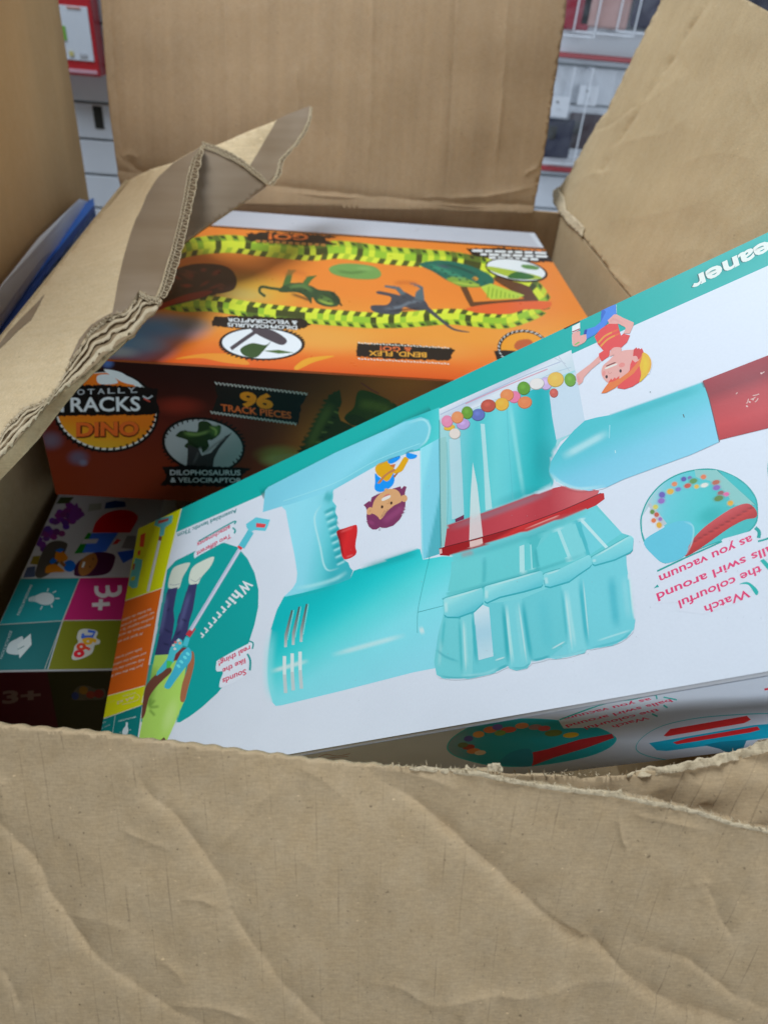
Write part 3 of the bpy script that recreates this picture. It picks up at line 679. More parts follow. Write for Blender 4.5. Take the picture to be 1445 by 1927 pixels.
# ------------------------------------------------------------------ the neighbouring carton and blue board on the left
nbx = empty('cardboard_box', (-.37, .26, FLOOR - .005), 'tall plain brown cardboard box standing behind the open carton at the far left', 'cardboard box')
def cyl_uv(w): return (w @ Y + w @ X, w @ Zv)
vs, fs, loc = box_geo(np.array([-.62, .0, FLOOR - .005]), X * .5, Y * .532, Zv * .71, .002, 2)
add_mesh('box_body', vs, fs, M_side, nbx, uvs=[cyl_uv(v) for v in vs])
vs, fs, loc = box_geo(np.array([-.6205, .02, FLOOR + .7055]), X * .501, Y * .25, Zv * .004, .001, 2)
add_mesh('top_flap', vs, fs, M_side, nbx, uvs=[cyl_uv(v) for v in vs])
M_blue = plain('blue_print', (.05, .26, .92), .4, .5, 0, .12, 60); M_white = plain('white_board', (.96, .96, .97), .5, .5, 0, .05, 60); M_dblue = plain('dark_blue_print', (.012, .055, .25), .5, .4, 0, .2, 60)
bl = empty('blue_cardboard_sleeve', (-.085, .25, -.03), 'blue and white cardboard sleeve squeezed between the two brown cartons', 'packaging')
def slab(name, pxs, ts, mat, back=.02):
    top_ = [at(x, y, t_) for (x, y), t_ in zip(pxs, ts)]; n = len(top_)
    bot_ = [q - Zv * back for q in top_]
    return add_mesh(name, top_ + bot_, [list(range(n))[::-1]] + [list(range(n, 2 * n))] + [[i, (i + 1) % n, n + (i + 1) % n, n + i] for i in range(n)], mat, bl)
slab('white_edge', [(150, 374), (172, 380), (97, 468), (6, 604), (-120, 780), (-160, 760), (-22, 568), (73, 448)], [.86, .90, .80, .69, .58, .54, .64, .75], M_white)
slab('blue_face', rough_line([(168, 377), (176, 372), (178, 386), (140, 436), (100, 480), (60, 536), (0, 624), (-120, 810)], 1.2, 12, 91) + [(-122, 776), (0, 598), (92, 462)], None or [.0] * 0 or [.9 + 0 * i for i in range(0)] or list(np.interp([q[1] for q in rough_line([(168, 377), (176, 372), (178, 386), (140, 436), (100, 480), (60, 536), (0, 624), (-120, 810)], 1.2, 12, 91) + [(-122, 776), (0, 598), (92, 462)]], [372, 466, 602, 810], [.895, .795, .685, .565])), M_blue)
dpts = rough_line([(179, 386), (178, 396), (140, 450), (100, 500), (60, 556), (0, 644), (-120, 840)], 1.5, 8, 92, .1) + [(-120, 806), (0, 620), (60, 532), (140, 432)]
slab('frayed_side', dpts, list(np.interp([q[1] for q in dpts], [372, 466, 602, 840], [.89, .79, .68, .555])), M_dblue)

# ------------------------------------------------------------------ shop wall behind
YW = 1.10
def wz(px, py): return onplane(px, py, np.array([0, YW, 0]), Y)
def wx(px, py): return wz(px, py)[0]
z1, z2, z3 = [wz(185, y_)[2] for y_ in (194, 264, 329)]
pit = (z1 - z3) / 2
M_slat = plain('white_slat', (.62, .66, .70), .35, .5, 0, .04, 20); M_groove = plain('groove_grey', (.30, .33, .35), .5, .3); M_dark = plain('slot_dark', (.03, .03, .025), .6, .2); M_red = plain('red_plastic', (.45, .02, .03), .35, .5)
sw = empty('slatwall_panel', (.2, YW, FLOOR), 'white slatted shop display wall with grey horizontal grooves, seen blurred behind the carton', 'shop wall')
zz = z3 - pit * 14; k = 0; svs, sfs = [], []
while zz < .95:
    v_, f_, _ = box_geo(np.array([-2.0, YW, max(zz + .0022, FLOOR - .005)]), X * 4.4, Y * .012, Zv * (pit - .0044 if zz > FLOOR else max(.002, zz + pit - .0022 - FLOOR)), .0012, 2)
    if zz + pit > FLOOR + .01:
        b = len(svs); svs += v_; sfs += [[b + i for i in f] for f in f_]
    zz += pit
add_mesh('slats', svs, sfs, M_slat, sw)
bx('groove_backing', M_groove, sw, (-2.0, YW + .010, FLOOR - .005), (2.4, YW + .02, .95), 0)
a, b = wz(186, 200), wz(186, 242); xm = (a[0] + b[0]) / 2
bx('bracket_slot', M_dark, sw, (xm - .0085, YW - .0015, b[2]), (xm + .0085, YW + .002, a[2]), .0004)
# red and white packet on the left
pk = empty('hanging_packet', (wx(160, 60), YW - .02, wz(150, 145)[2]), 'red packet with a large white panel, hanging on the wall above the left corner', 'packet')
def yface(px, py, y_): return onplane(px, py, np.array([0, y_, 0]), Y)
yf = YW - .045
A1, A2 = yface(60, -60, yf), yface(190, 146, yf)
bx('packet_body', M_red, pk, (A1[0], yf, A2[2]), (A2[0], YW - .004, A1[2] + .05), .003)
def face(name, mat, px0, px1, y_, par, th=.0012):
    a_, b_ = yface(*px0, y_), yface(*px1, y_)
    return bx(name, mat, par, (min(a_[0], b_[0]), y_, min(a_[2], b_[2])), (max(a_[0], b_[0]), y_ + th, max(a_[2], b_[2])), .0002)
M_pw = plain('packet_white', (.62, .68, .74), .4, .5, 0, .05, 30); M_pgreen = plain('packet_green', (.18, .42, .06), .5); M_ppale = plain('packet_pale', (.62, .35, .42), .5); M_pgrey = plain('packet_grey', (.45, .48, .52), .5)
face('white_panel', M_pw, (60, 4), (178, 116), yf - .0014, pk)
face('green_patch', M_pgreen, (112, 48), (127, 76), yf - .0028, pk, .0008); face('pale_band', M_ppale, (120, 128), (184, 140), yf - .0014, pk); face('grey_mark', M_pgrey, (150, 100), (165, 108), yf - .0028, pk, .0008); face('heading_mark', plain('packet_orange', (.6, .22, .16), .5), (125, 12), (152, 17), yf - .0028, pk, .0008)
face('pale_mark', plain('packet_yellow', (.55, .5, .2), .5), (130, 96), (140, 106), yf - .0028, pk, .0008)
# price rails
def rail(pxl, pxr, h, label):
    a_, b_ = wz(*pxl), wz(*pxr)
    z_ = (a_[2] + b_[2]) / 2
    t_ = empty('shelf_rail', ((a_[0] + b_[0]) / 2, YW - .006, z_), label, 'price rail')
    bx('rail_strip', M_red, t_, (a_[0] - .25, YW - .008, z_ - h / 2), (b_[0] + .5, YW - .0006, z_ + h / 2), .001)
    bx('rail_lip', M_pgrey, t_, (a_[0] - .25, YW - .010, z_ - h / 2 - .004), (b_[0] + .5, YW - .0006, z_ - h / 2 - .0005), .001)
    return z_
zA = rail((1054, 104), (1178, 111), .008, 'upper red price rail on the wall, above the dark hanging phone cases')
zB = rail((1017, 314), (1060, 318), .009, 'lower red price rail on the wall, just above the torn corner of the right flap')
# packets of phone cases
M_sleeve, sN, sL, sB = nt('clear_sleeve'); sB.inputs['Base Color'].default_value = (.74, .80, .86, 1); sB.inputs['Roughness'].default_value = .18; sB.inputs['Alpha'].default_value = .30
_t = sN.new('ShaderNodeTexCoord'); _n = sN.new('ShaderNodeTexNoise'); _n.inputs['Scale'].default_value = 38; _n.inputs['Detail'].default_value = 3; sL.new(_t.outputs['Object'], _n.inputs['Vector'])
_bp = sN.new('ShaderNodeBump'); _bp.inputs['Strength'].default_value = .6; _bp.inputs['Distance'].default_value = .004; sL.new(_n.outputs['Fac'], _bp.inputs['Height']); sL.new(_bp.outputs[0], sB.inputs['Normal'])
_mr = sN.new('ShaderNodeMapRange'); _mr.inputs[1].default_value = .35; _mr.inputs[2].default_value = .7; _mr.inputs[3].default_value = .01; _mr.inputs[4].default_value = .11; sB.inputs['Specular IOR Level'].default_value = .25; sL.new(_n.outputs['Fac'], _mr.inputs[0]); sL.new(_mr.outputs[0], sB.inputs['Alpha'])
M_seam = plain('sleeve_seam_plastic', (.70, .74, .78), .3, .4, 0, .1, 60)
M_card = plain('label_card', (.66, .70, .74), .5, .4, 0, .05, 40)
def case(label, col, c0, c1, s0, s1, card, dy, mark=True, grp='phone cases hanging on the wall'):
    """case px corners, sleeve px corners, card px corners"""
    y_ = YW - dy
    a_, b_ = yface(*c0, y_), yface(*c1, y_)
    t_ = empty('phone_case_packet', ((a_[0] + b_[0]) / 2, YW - dy, b_[2]), label, 'phone case', grp)
    x0, x1, zlo, zhi = min(a_[0], b_[0]), max(a_[0], b_[0]), min(a_[2], b_[2]), max(a_[2], b_[2])
    bx('phone_case', plain('case_colour', col, .5, .2, 0, .12, 40), t_, (x0, y_, zlo), (x1, y_ + .010, zhi), .004)
    bx('case_camera_cutout', M_dark, t_, (x0 + .008, y_ - .0006, zhi - .035), (x0 + .028, y_ + .002, zhi - .012), .001)
    a_, b_ = yface(*s0, y_), yface(*s1, y_)
    bx('clear_sleeve', M_sleeve, t_, (min(a_[0], b_[0]), y_ - .004, min(a_[2], b_[2])), (max(a_[0], b_[0]), y_ + .014, max(a_[2], b_[2])), .003)
    xs0, xs1, zs0, zs1 = min(a_[0], b_[0]), max(a_[0], b_[0]), min(a_[2], b_[2]), max(a_[2], b_[2])
    for xx in (xs0, xs1 - .0024): bx('sleeve_seam', M_seam, t_, (xx, y_ - .0052, zs0), (xx + .0024, y_ - .0043, zs1), .0003)
    bx('sleeve_seam', M_seam, t_, (xs0 + .0045, y_ - .0052, zs0), (xs1 - .0045, y_ - .0043, zs0 + .0026), .0003)
    if card:
        face('label_card', M_card, card[0], card[1], y_ - .0062, t_)
        if mark:
            m0 = ((card[0][0] * .6 + card[1][0] * .4), (card[0][1] * .75 + card[1][1] * .25)); m1 = (card[0][0] * .35 + card[1][0] * .65, card[0][1] * .4 + card[1][1] * .6)
            face('label_mark', M_dark, (m0[0], m0[1]), (m1[0] - 4, m0[1] + 3), y_ - .0076, t_, .0006); face('label_mark', M_pgrey, (m0[0], m1[1]), (m1[0], m1[1] + 2), y_ - .0076, t_, .0006)
    a_ = yface((s0[0] + s1[0]) / 2, s0[1] + 6, y_)
    bx('hook', M_pgrey, t_, (a_[0] - .002, y_ - .012, a_[2] - .002), (a_[0] + .002, YW + .001, a_[2] + .002), .0008)
    return t_
case('glossy red phone case in a clear sleeve at the top of the wall', (.30, .012, .03), (1062, -120), (1106, 60), (1050, -130), (1116, 72), None, .035)
case('pale pink phone case in a clear sleeve, right of the red one', (.50, .31, .28), (1120, -120), (1178, 58), (1112, -130), (1190, 70), None, .035)
case('dark phone case in a clear sleeve, half hidden behind the torn right flap', (.05, .05, .08), (1224, -120), (1275, 60), (1198, -130), (1290, 72), None, .035)
case('dark navy phone case with a white label card, above the lower red rail', (.018, .02, .045), (1024, 222), (1068, 300), (1016, 118), (1078, 310), ((1034, 180), (1066, 221)), .03)
case('dark brown phone case with a white label card, beside the navy one', (.055, .035, .04), (1074, 212), (1124, 284), (1080, 124), (1142, 300), ((1092, 160), (1120, 200)), .022)
case('black phone case peeping over the top edge of the right flap', (.03, .03, .05), (1400, -160), (1470, 60), (1385, -170), (1480, 70), None, .03)
# ------------------------------------------------------------------ dinosaur track box
WD, DD, HD = .42, .3847, .1156
dino = empty('track_toy_box', (.21, .19, -HD), 'orange dinosaur race track box lying at the back of the carton under the torn flap', 'toy box')
vs, fs, loc = box_geo(np.array([0, 0, -HD]), X * WD, Y * DD, Zv * HD, .0018, 3)
WT = (214, 212, 222); WF = (176, 172, 176)
add_mesh('box_body', vs, fs, [G_OP], dino, cols=[np.r_[.40, .10, .03, 1] for q in loc])
p = Panel((0, 0, 0), X, Y, Zv, (.001, WD - .001, .001, DD - .001), WT)
p.zoom(0, 0, 1)
u0, u1, v0, v1 = p.rect
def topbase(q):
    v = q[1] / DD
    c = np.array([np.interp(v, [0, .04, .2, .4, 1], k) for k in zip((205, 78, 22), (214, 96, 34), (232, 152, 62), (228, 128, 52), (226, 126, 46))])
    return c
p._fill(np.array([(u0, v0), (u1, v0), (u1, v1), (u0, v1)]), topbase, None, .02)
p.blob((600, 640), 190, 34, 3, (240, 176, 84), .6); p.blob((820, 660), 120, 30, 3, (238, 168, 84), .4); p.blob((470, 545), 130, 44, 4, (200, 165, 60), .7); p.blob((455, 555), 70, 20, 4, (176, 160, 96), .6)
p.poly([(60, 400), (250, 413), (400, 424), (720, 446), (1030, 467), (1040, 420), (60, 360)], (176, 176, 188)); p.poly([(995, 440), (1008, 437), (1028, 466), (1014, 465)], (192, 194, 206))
p.line([(60, 402), (250, 415), (400, 426), (720, 448), (1030, 469)], 3.2, (70, 50, 30))
# sky patch
for c_, rx, ry, k, a in (((230, 640), 120, 54, (84, 160, 214), 1), ((300, 615), 110, 34, (88, 150, 196), .9), ((150, 660), 90, 50, (96, 166, 222), 1), ((270, 648), 60, 20, (150, 180, 205), .6), ((225, 662), 50, 14, (205, 215, 225), .8), ((360, 610), 60, 18, (110, 120, 120), .6)):
    p.blob(c_, rx, ry, 4, k, a)
p.poly([(330, 676), (380, 666), (440, 668), (470, 686), (420, 682), (380, 674)], (236, 158, 50), True, alpha=.7); p.poly([(555, 690), (580, 674), (630, 670), (590, 682), (560, 696)], (240, 180, 50), True, alpha=.7)
# toy track loop
ring = [(300, 498), (340, 470), (424, 459), (496, 466), (586, 474), (640, 470), (730, 481), (811, 487), (860, 492), (925, 506), (985, 528), (1016, 556), (1020, 576), (990, 592), (948, 604), (891, 600), (843, 596), (764, 602), (700, 603), (640, 599), (550, 592), (478, 584), (400, 572), (340, 572), (300, 560), (290, 530)]
rc = catmull(ring, True, 8); cum = np.r_[0, np.cumsum(np.linalg.norm(np.diff(rc, axis=0), axis=1))]; nseg = int(cum[-1] / 11)
rp = [np.array([np.interp(s_, cum, rc[:, 0]), np.interp(s_, cum, rc[:, 1])]) for s_ in np.linspace(0, cum[-1], nseg)]
p.inc = 1.5e-7
for i in range(nseg - 1):
    a, b = rp[i], rp[i + 1]; d = unit(np.r_[b - a, 0])[:2]; nn = np.array([-d[1], d[0]]); L_ = np.linalg.norm(b - a)
    w = 15 if a[1] > 540 else 17
    m_ = mnoise.noise(Vector((i * .55, 2.2, 0))) + .5 * mnoise.noise(Vector((i * 1.7, 5.2, 0)))
    kk = (58, 66, 30) if m_ < -.22 else ((140, 176, 48) if m_ < .02 else (198, 206, 56)); k2 = (84, 104, 40) if m_ < -.22 else ((112, 150, 44) if i % 2 else (176, 190, 52)); k3_ = (206, 210, 62) if i % 2 else ((70, 80, 34) if m_ < .25 else (160, 180, 50))
    f_ = d * 5
    p.poly([a - nn * w, b - nn * w, b - nn * w * .35 + f_, a - nn * w * .35 + f_], k2)
    p.poly([a - nn * w * .35 + f_, b - nn * w * .35 + f_, b + nn * w * .4 + f_, a + nn * w * .4 + f_], kk)
    p.poly([a + nn * w * .4 + f_, b + nn * w * .4 + f_, b + nn * w, a + nn * w], k3_)
    if i % 2: p.poly([a - nn * w * .9 + d * 1.5, a - nn * w * .9 + d * (L_ - 2), a - nn * w * .6 + f_ + d * (L_ - 2), a - nn * w * .6 + f_ + d * 1.5], (44, 50, 26))
p.inc = 5e-7
# volcano rock
p.poly([(285, 560), (310, 520), (360, 498), (420, 500), (444, 520), (440, 545), (400, 556), (340, 572), (295, 580)], (62, 36, 32), True)
for _ in range(26):
    q = (rng.uniform(310, 430), rng.uniform(506, 560)); p.blob(q, rng.uniform(8, 20), rng.uniform(3, 7), rng.uniform(-30, 30), [(120, 60, 46), (40, 24, 24), (150, 52, 40)][rng.integers(3)], .7)
p.poly([(285, 580), (320, 566), (360, 552), (400, 548), (380, 560), (330, 572), (300, 584)], (150, 44, 36), True)
# small dinosaurs, feet up, and a boulder
p.zoom(280, 380, 2.779)
GD = (44, 70, 46)
p.line([(610, 495), (580, 470), (590, 445), (640, 452), (700, 460)], 14, GD, taper=False); p.poly([(680, 470), (720, 430), (800, 425), (850, 440), (890, 460), (960, 470), (1000, 510), (985, 545), (930, 548), (880, 530), (855, 500), (850, 535), (825, 500), (780, 475)], GD, True)
p.poly([(700, 440), (715, 390), (730, 355), (770, 358), (750, 385), (740, 430)], (66, 100, 52)); p.poly([(800, 430), (830, 390), (880, 385), (850, 410), (830, 440)], (66, 100, 52)); p.blob((930, 510), 50, 30, 20, (90, 120, 60), .8)
for k in range(9): p.poly([(950 + 6 * k, 475 + 7 * k), (975 + 5 * k, 470 + 9 * k), (955 + 6 * k, 490 + 7 * k)], (34, 52, 38))
p.poly([(945, 345), (1000, 325), (1090, 325), (1180, 340), (1215, 375), (1190, 402), (1100, 405), (1010, 392), (955, 372)], (106, 144, 76), True); p.soft([(980, 360), (1060, 372), (1150, 360)], 16, (70, 104, 54), .7); p.blob((1130, 350), 60, 18, 5, (130, 166, 96), .6)
p.soft([(720, 450), (800, 440), (860, 470)], 22, (92, 124, 70), .8); p.soft([(740, 480), (800, 500), (850, 520)], 16, (22, 40, 30), .8); p.soft([(900, 480), (950, 500), (985, 530)], 14, (24, 44, 34), .8); p.soft([(880, 510), (930, 530), (970, 535)], 14, (150, 170, 70), .8); p.soft([(700, 380), (760, 366), (840, 384)], 30, (190, 96, 40), .5)
for q in ((760, 458), (790, 470), (820, 462), (730, 452), (905, 500), (940, 520)): p.ell(q, 7, 4, 20, (24, 44, 30), 8)
p.zoom(700, 400, 3.1413)
BD = (62, 66, 76)
p.line([(300, 545), (400, 630), (480, 690), (575, 708)], 26, BD, taper=True)
p.poly([(0, 550), (90, 545), (110, 500), (30, 480), (40, 465), (120, 480), (170, 490), (190, 470), (250, 500), (310, 520), (330, 570), (260, 580), (190, 560), (160, 600), (60, 600), (0, 580)], BD, True)
p.poly([(250, 510), (260, 470), (285, 450), (220, 420), (240, 412), (300, 440), (305, 480), (310, 525)], (80, 96, 104)); p.poly([(170, 490), (140, 455), (70, 440), (80, 430), (160, 440), (200, 480)], (80, 96, 104))
p.soft([(60, 570), (160, 560), (230, 530), (300, 530)], 20, (112, 120, 132), .7); p.soft([(100, 585), (200, 575), (300, 565)], 14, (34, 36, 46), .8); p.soft([(120, 420), (200, 415), (280, 425)], 30, (180, 90, 40), .6)
for q in ((180, 500), (220, 520), (260, 530), (140, 530), (110, 560)): p.line([q, (q[0] + 18, q[1] + 8)], 5, (36, 38, 48))
# big green beast at the right bend
p.poly([(280, 310), (330, 290), (430, 285), (560, 310), (680, 360), (720, 400), (700, 430), (600, 440), (510, 430), (440, 400), (360, 350)], (24, 96, 82), True); p.poly([(440, 390), (520, 380), (600, 410), (640, 440), (540, 440), (480, 420)], (120, 150, 60), True); p.ell((610, 392), 18, 12, 0, (190, 130, 50)); p.blob((420, 320), 60, 14, 10, (60, 70, 90), .8)
p.soft([(330, 310), (440, 350), (560, 400)], 26, (60, 140, 110), .7); p.soft([(400, 300), (520, 330), (640, 380)], 16, (10, 60, 56), .8); p.soft([(470, 410), (560, 425), (640, 430)], 12, (190, 200, 80), .6)
for k in range(16): p.ell((350 + 21 * k, 322 + 6.2 * k + 14 * (k % 3)), 8, 5, 20, (16, 70, 60), 8)
p.poly([(520, 440), (560, 440), (600, 530), (780, 520), (900, 510), (720, 400), (740, 380), (880, 420), (930, 440), (990, 530), (880, 540), (760, 560), (580, 556), (560, 520)], (92, 58, 36)); p.poly([(640, 440), (700, 420), (900, 490), (860, 510), (700, 515)], (170, 190, 70)); p.poly([(560, 565), (760, 535), (1040, 525), (1030, 570), (900, 575), (820, 600), (700, 600), (600, 590)], (212, 92, 46), True)
for k in range(8): p.line([(690 + 24 * k, 440 + 8 * k), (680 + 26 * k, 505)], 7, (120, 150, 40))
# banners and round windows
def fuzzy(pn, poly_, k, seed, amp=9, step=9):
    pn.poly(rough_line(list(poly_) + [poly_[0]], amp, step, seed, .12)[:-1], k)
BK = (30, 24, 22)
p.zoom(280, 380, 2.779)
p.ell((592, 742), 222, 86, 2, BK, 40); p.ell((592, 742), 208, 78, 2, (222, 222, 228), 40)
for k in range(46):
    a = 2 * np.pi * k / 46; p.line([(592 + 212 * math.cos(a), 742 + 81 * math.sin(a)), (592 + 226 * math.cos(a + .05), 742 + 90 * math.sin(a + .05))], 7, BK)
p.line([(430, 770), (500, 720), (560, 680)], 20, (70, 62, 70)); p.poly([(540, 660), (640, 670), (720, 720), (700, 750), (640, 730), (560, 690)], (70, 62, 70), True); p.poly([(480, 770), (540, 740), (610, 750), (640, 730), (600, 780), (560, 815), (500, 805)], (50, 76, 40), True); p.poly([(600, 780), (680, 775), (760, 790), (680, 795)], (70, 96, 46))
fuzzy(p, [(340, 605), (460, 596), (800, 610), (850, 640), (790, 668), (420, 660), (330, 648)], BK, 3)
p.text('DILOPHOSAURUS', (776, 650), (412, 634), (0, 20), (226, 226, 230), .02); p.text('& VELOCIRAPTOR', (776, 624), (412, 608), (0, 20), (226, 226, 230), .02)
fuzzy(p, [(510, 168), (620, 158), (990, 180), (920, 196), (985, 225), (760, 228), (520, 205)], BK, 4)
p.text('GO!', (835, 172), (625, 168), (0, 30), (222, 110, 44), .03)
for k in range(11): p.line([(560 + 34 * k, 206 + 2.0 * k), (584 + 34 * k, 207 + 2.0 * k)], 13, (176, 120, 60))
fuzzy(p, [(1090, 742), (1300, 742), (1600, 772), (1570, 830), (1300, 824), (1085, 808)], BK, 5)
for y_ in (735, 818):
    for k in range(30): p.line([(1095 + 16 * k, y_ + .55 * (k % 2) * 8 + .9 * k), (1105 + 16 * k, y_ + 6 + .9 * k)], 5, (226, 220, 210))
p.text('BEND, FLEX', (1452, 790), (1150, 780), (0, 26), (240, 168, 60), .02); p.text('& GO!', (1372, 762), (1208, 756), (0, 24), (230, 110, 60), .02)
p.zoom(700, 400, 3.1413)
fuzzy(p, [(555, 215), (760, 210), (1040, 232), (1090, 250), (1060, 292), (960, 292), (720, 275), (600, 258)], BK, 6)
for r_, (xa, xb, y_) in enumerate(((590, 1030, 226), (640, 1040, 248), (690, 980, 268))):
    x_ = xa
    while x_ < xb:
        w_ = rng.uniform(26, 70); p.line([(x_, y_ + (x_ - xa) * .035), (min(x_ + w_, xb), y_ + (x_ + w_ - xa) * .035)], 13, (226, 226, 230), smooth=False); x_ += w_ + 12
p.ell((852, 342), 186, 66, 9, BK, 40); p.ell((850, 340), 174, 58, 9, (226, 228, 234), 40); p.poly([(680, 320), (760, 330), (960, 370), (1000, 392), (900, 398), (800, 380), (700, 345)], (160, 176, 60), True); p.poly([(800, 385), (860, 350), (960, 380), (900, 398)], (50, 100, 50), True); p.poly([(880, 312), (930, 310), (985, 325), (970, 340), (900, 332)], (90, 130, 70), True)
p.ell((890, 800), 150, 106, 0, BK, 40); p.ell((892, 802), 132, 92, 0, (232, 150, 40), 40); p.poly([(840, 800), (860, 760), (930, 752), (950, 790), (900, 830)], (176, 84, 40), True); p.poly([(720, 820), (780, 815), (1000, 830), (1010, 900), (740, 880)], BK)
for k in range(30):
    a = 2 * np.pi * k / 30; p.line([(890 + 138 * math.cos(a), 800 + 96 * math.sin(a)), (890 + 146 * math.cos(a + .12), 800 + 103 * math.sin(a + .12))], 5, (226, 226, 226))
p.build('top_panel', dino, [G_OP])
# front panel
p = Panel((0, 0, -HD), X, Zv, -Y, (.001, WD - .001, .001, HD - .001), WF)
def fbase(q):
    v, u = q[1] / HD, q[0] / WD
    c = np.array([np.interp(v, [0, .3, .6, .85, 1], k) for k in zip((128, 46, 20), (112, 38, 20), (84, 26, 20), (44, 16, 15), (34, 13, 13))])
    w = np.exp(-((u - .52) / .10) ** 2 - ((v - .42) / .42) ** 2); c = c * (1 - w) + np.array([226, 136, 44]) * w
    w2 = np.exp(-((u - .62) / .12) ** 2 - ((v - 1.0) / .3) ** 2) * .8; return (c * (1 - w2) + np.array([206, 110, 40]) * w2) * .85  # dark print, scaled down further to carry the shade on this face
u0, u1, v0, v1 = p.rect
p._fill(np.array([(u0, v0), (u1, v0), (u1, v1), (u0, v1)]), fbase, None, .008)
p.zoom(70, 650, 2.627)
for c_, rx, ry, k, a in (((205, 555), 70, 50, (70, 84, 110), .6), ((70, 470), 80, 60, (80, 84, 104), .6), ((230, 580), 30, 24, (90, 104, 130), .6), ((700, 300), 160, 60, (130, 40, 28), .5), ((350, 90), 40, 30, (70, 96, 150), .7), ((1200, 540), 150, 60, (120, 120, 60), .7), ((1180, 570), 100, 40, (140, 136, 80), .6)): p.blob(c_, rx, ry, 0, k, a)
DK = (16, 13, 14)
p.ell((342, 325), 262, 204, 6, DK, 48); p.ell((342, 325), 250, 192, 6, (200, 196, 196), 48); p.ell((344, 322), 244, 186, 6, (222, 120, 34), 48, grad=((340, 160), (340, 510), [(0, (214, 104, 30)), (.6, (222, 116, 30)), (.75, (226, 142, 34)), (1, (238, 182, 50))]))
for q in ([(330, 120), (420, 135), (480, 190), (420, 180)], [(300, 150), (360, 145), (400, 185), (310, 190)], [(440, 150), (500, 180), (540, 230), (470, 190)]): p.poly(q, (196, 196, 200), True)
for k in range(22):
    a = math.radians(-8 + 8 * k); p.line([(342 + 236 * math.cos(a), 325 + 180 * math.sin(a)), (342 + 262 * math.cos(a + .03), 325 + 206 * math.sin(a + .03))], 11, DK)
fuzzy(p, [(100, 200), (300, 195), (520, 205), (600, 215), (590, 260), (610, 330), (560, 345), (300, 345), (90, 350)], DK, 9, 7, 8)
GR = (176, 176, 182)
for k, ch in enumerate('TOTALLY'):
    p.text(ch, (150 + 50 * k, 246 - 2 * k), (150 + 50 * k + 36, 245 - 2 * k), (0, -28), (150, 150, 156), .01)
p.text('TRACKS', (92, 328), (512, 322), (-2, -72), GR, .02); p.line([(524, 250), (548, 262), (572, 248)], 8, (150, 150, 156)); p.line([(470, 232), (496, 230)], 5, (150, 150, 156)); p.line([(528, 262), (560, 278)], 7, (160, 60, 50))
p.text('DINO', (196, 452), (508, 446), (0, -70), (60, 22, 14), .07); p.text('DINO', (194, 448), (504, 442), (0, -68), (206, 92, 38), .04)
fuzzy(p, [(880, 195), (1100, 215), (1335, 245), (1305, 300), (1290, 390), (1080, 368), (860, 335), (890, 260)], (22, 20, 20), 10, 6, 9)
for (a, b) in (((880, 186), (1340, 240)), ((858, 330), (1285, 388))):
    for k in range(24):
        x_, y_ = a[0] + (b[0] - a[0]) * k / 24, a[1] + (b[1] - a[1]) * k / 24; p.line([(x_, y_ - 6), (x_ + 10, y_ + 8), (x_ + 14, y_ - 2)], 5, (176, 170, 166), smooth=False)
p.text('96', (1003, 296), (1168, 312), (-2, -70), (232, 140, 36), .05); p.text('TRACK PIECES', (910, 322), (1258, 362), (-2, -34), (216, 100, 50), .025)
p.ell((822, 492), 206, 136, 10, DK, 48); p.ell((824, 492), 194, 124, 10, (138, 138, 142), 48)
for k in range(44):
    a = 2 * np.pi * k / 44
    if math.sin(a) < .75: p.line([(824 + 192 * math.cos(a), 492 + 122 * math.sin(a)), (824 + 208 * math.cos(a + .04), 492 + 138 * math.sin(a + .04))], 7, DK)
DG = (30, 44, 24)
p.poly([(690, 440), (720, 420), (790, 425), (800, 380), (840, 375), (880, 400), (905, 390), (908, 430), (870, 465), (845, 470), (850, 500), (820, 530), (810, 500), (780, 520), (730, 500), (745, 470), (690, 450)], DG, True); p.poly([(745, 490), (800, 510), (815, 545), (860, 530), (930, 450), (965, 430), (900, 510), (875, 560), (870, 600), (740, 600), (745, 540)], (44, 40, 42)); p.blob((880, 420), 34, 40, 20, (66, 92, 46), .8); p.blob((760, 440), 40, 18, 0, (60, 84, 40), .7)
p.soft([(720, 430), (790, 440), (860, 420)], 18, (92, 112, 62), .8); p.soft([(745, 470), (800, 505), (840, 500)], 14, (14, 22, 12), .8); p.soft([(820, 540), (880, 490), (940, 450)], 12, (96, 90, 92), .7); p.soft([(770, 590), (790, 550), (800, 520)], 14, (74, 70, 72), .7); p.soft([(850, 400), (885, 420), (880, 450)], 10, (120, 140, 76), .7)
fuzzy(p, [(620, 600), (740, 592), (1010, 605), (1060, 605), (1010, 640), (1010, 700), (800, 695), (610, 692), (640, 650)], DK, 12, 8, 9)
p.text('DILOPHOSAURUS', (658, 640), (1006, 641), (0, -26), (176, 174, 180), .018); p.text('& VELOCIRAPTOR', (660, 676), (1012, 678), (0, -24), (176, 174, 180), .018)
p.zoom(480, 720, 3.012)
sp = []
for k in range(14):
    a = (235 + 1.5 * k * 9, 385 - k * 26) if k < 12 else (415 + 20 * (k - 12), 70 - 14 * (k - 12)); sp += [a, (a[0] + 30, a[1] - 8)]
p.poly(sp + [(480, 40), (492, 110), (470, 170), (485, 215), (520, 230), (600, 270), (420, 420), (300, 430)], (38, 46, 22)); p.soft([(300, 390), (360, 250), (440, 110)], 60, (84, 92, 42), .6)
for k in range(9): p.soft([(300 + 18 * k, 400 - 30 * k), (345 + 17 * k, 385 - 26 * k)], 12, (20, 26, 12) if k % 2 else (96, 104, 50), .7)
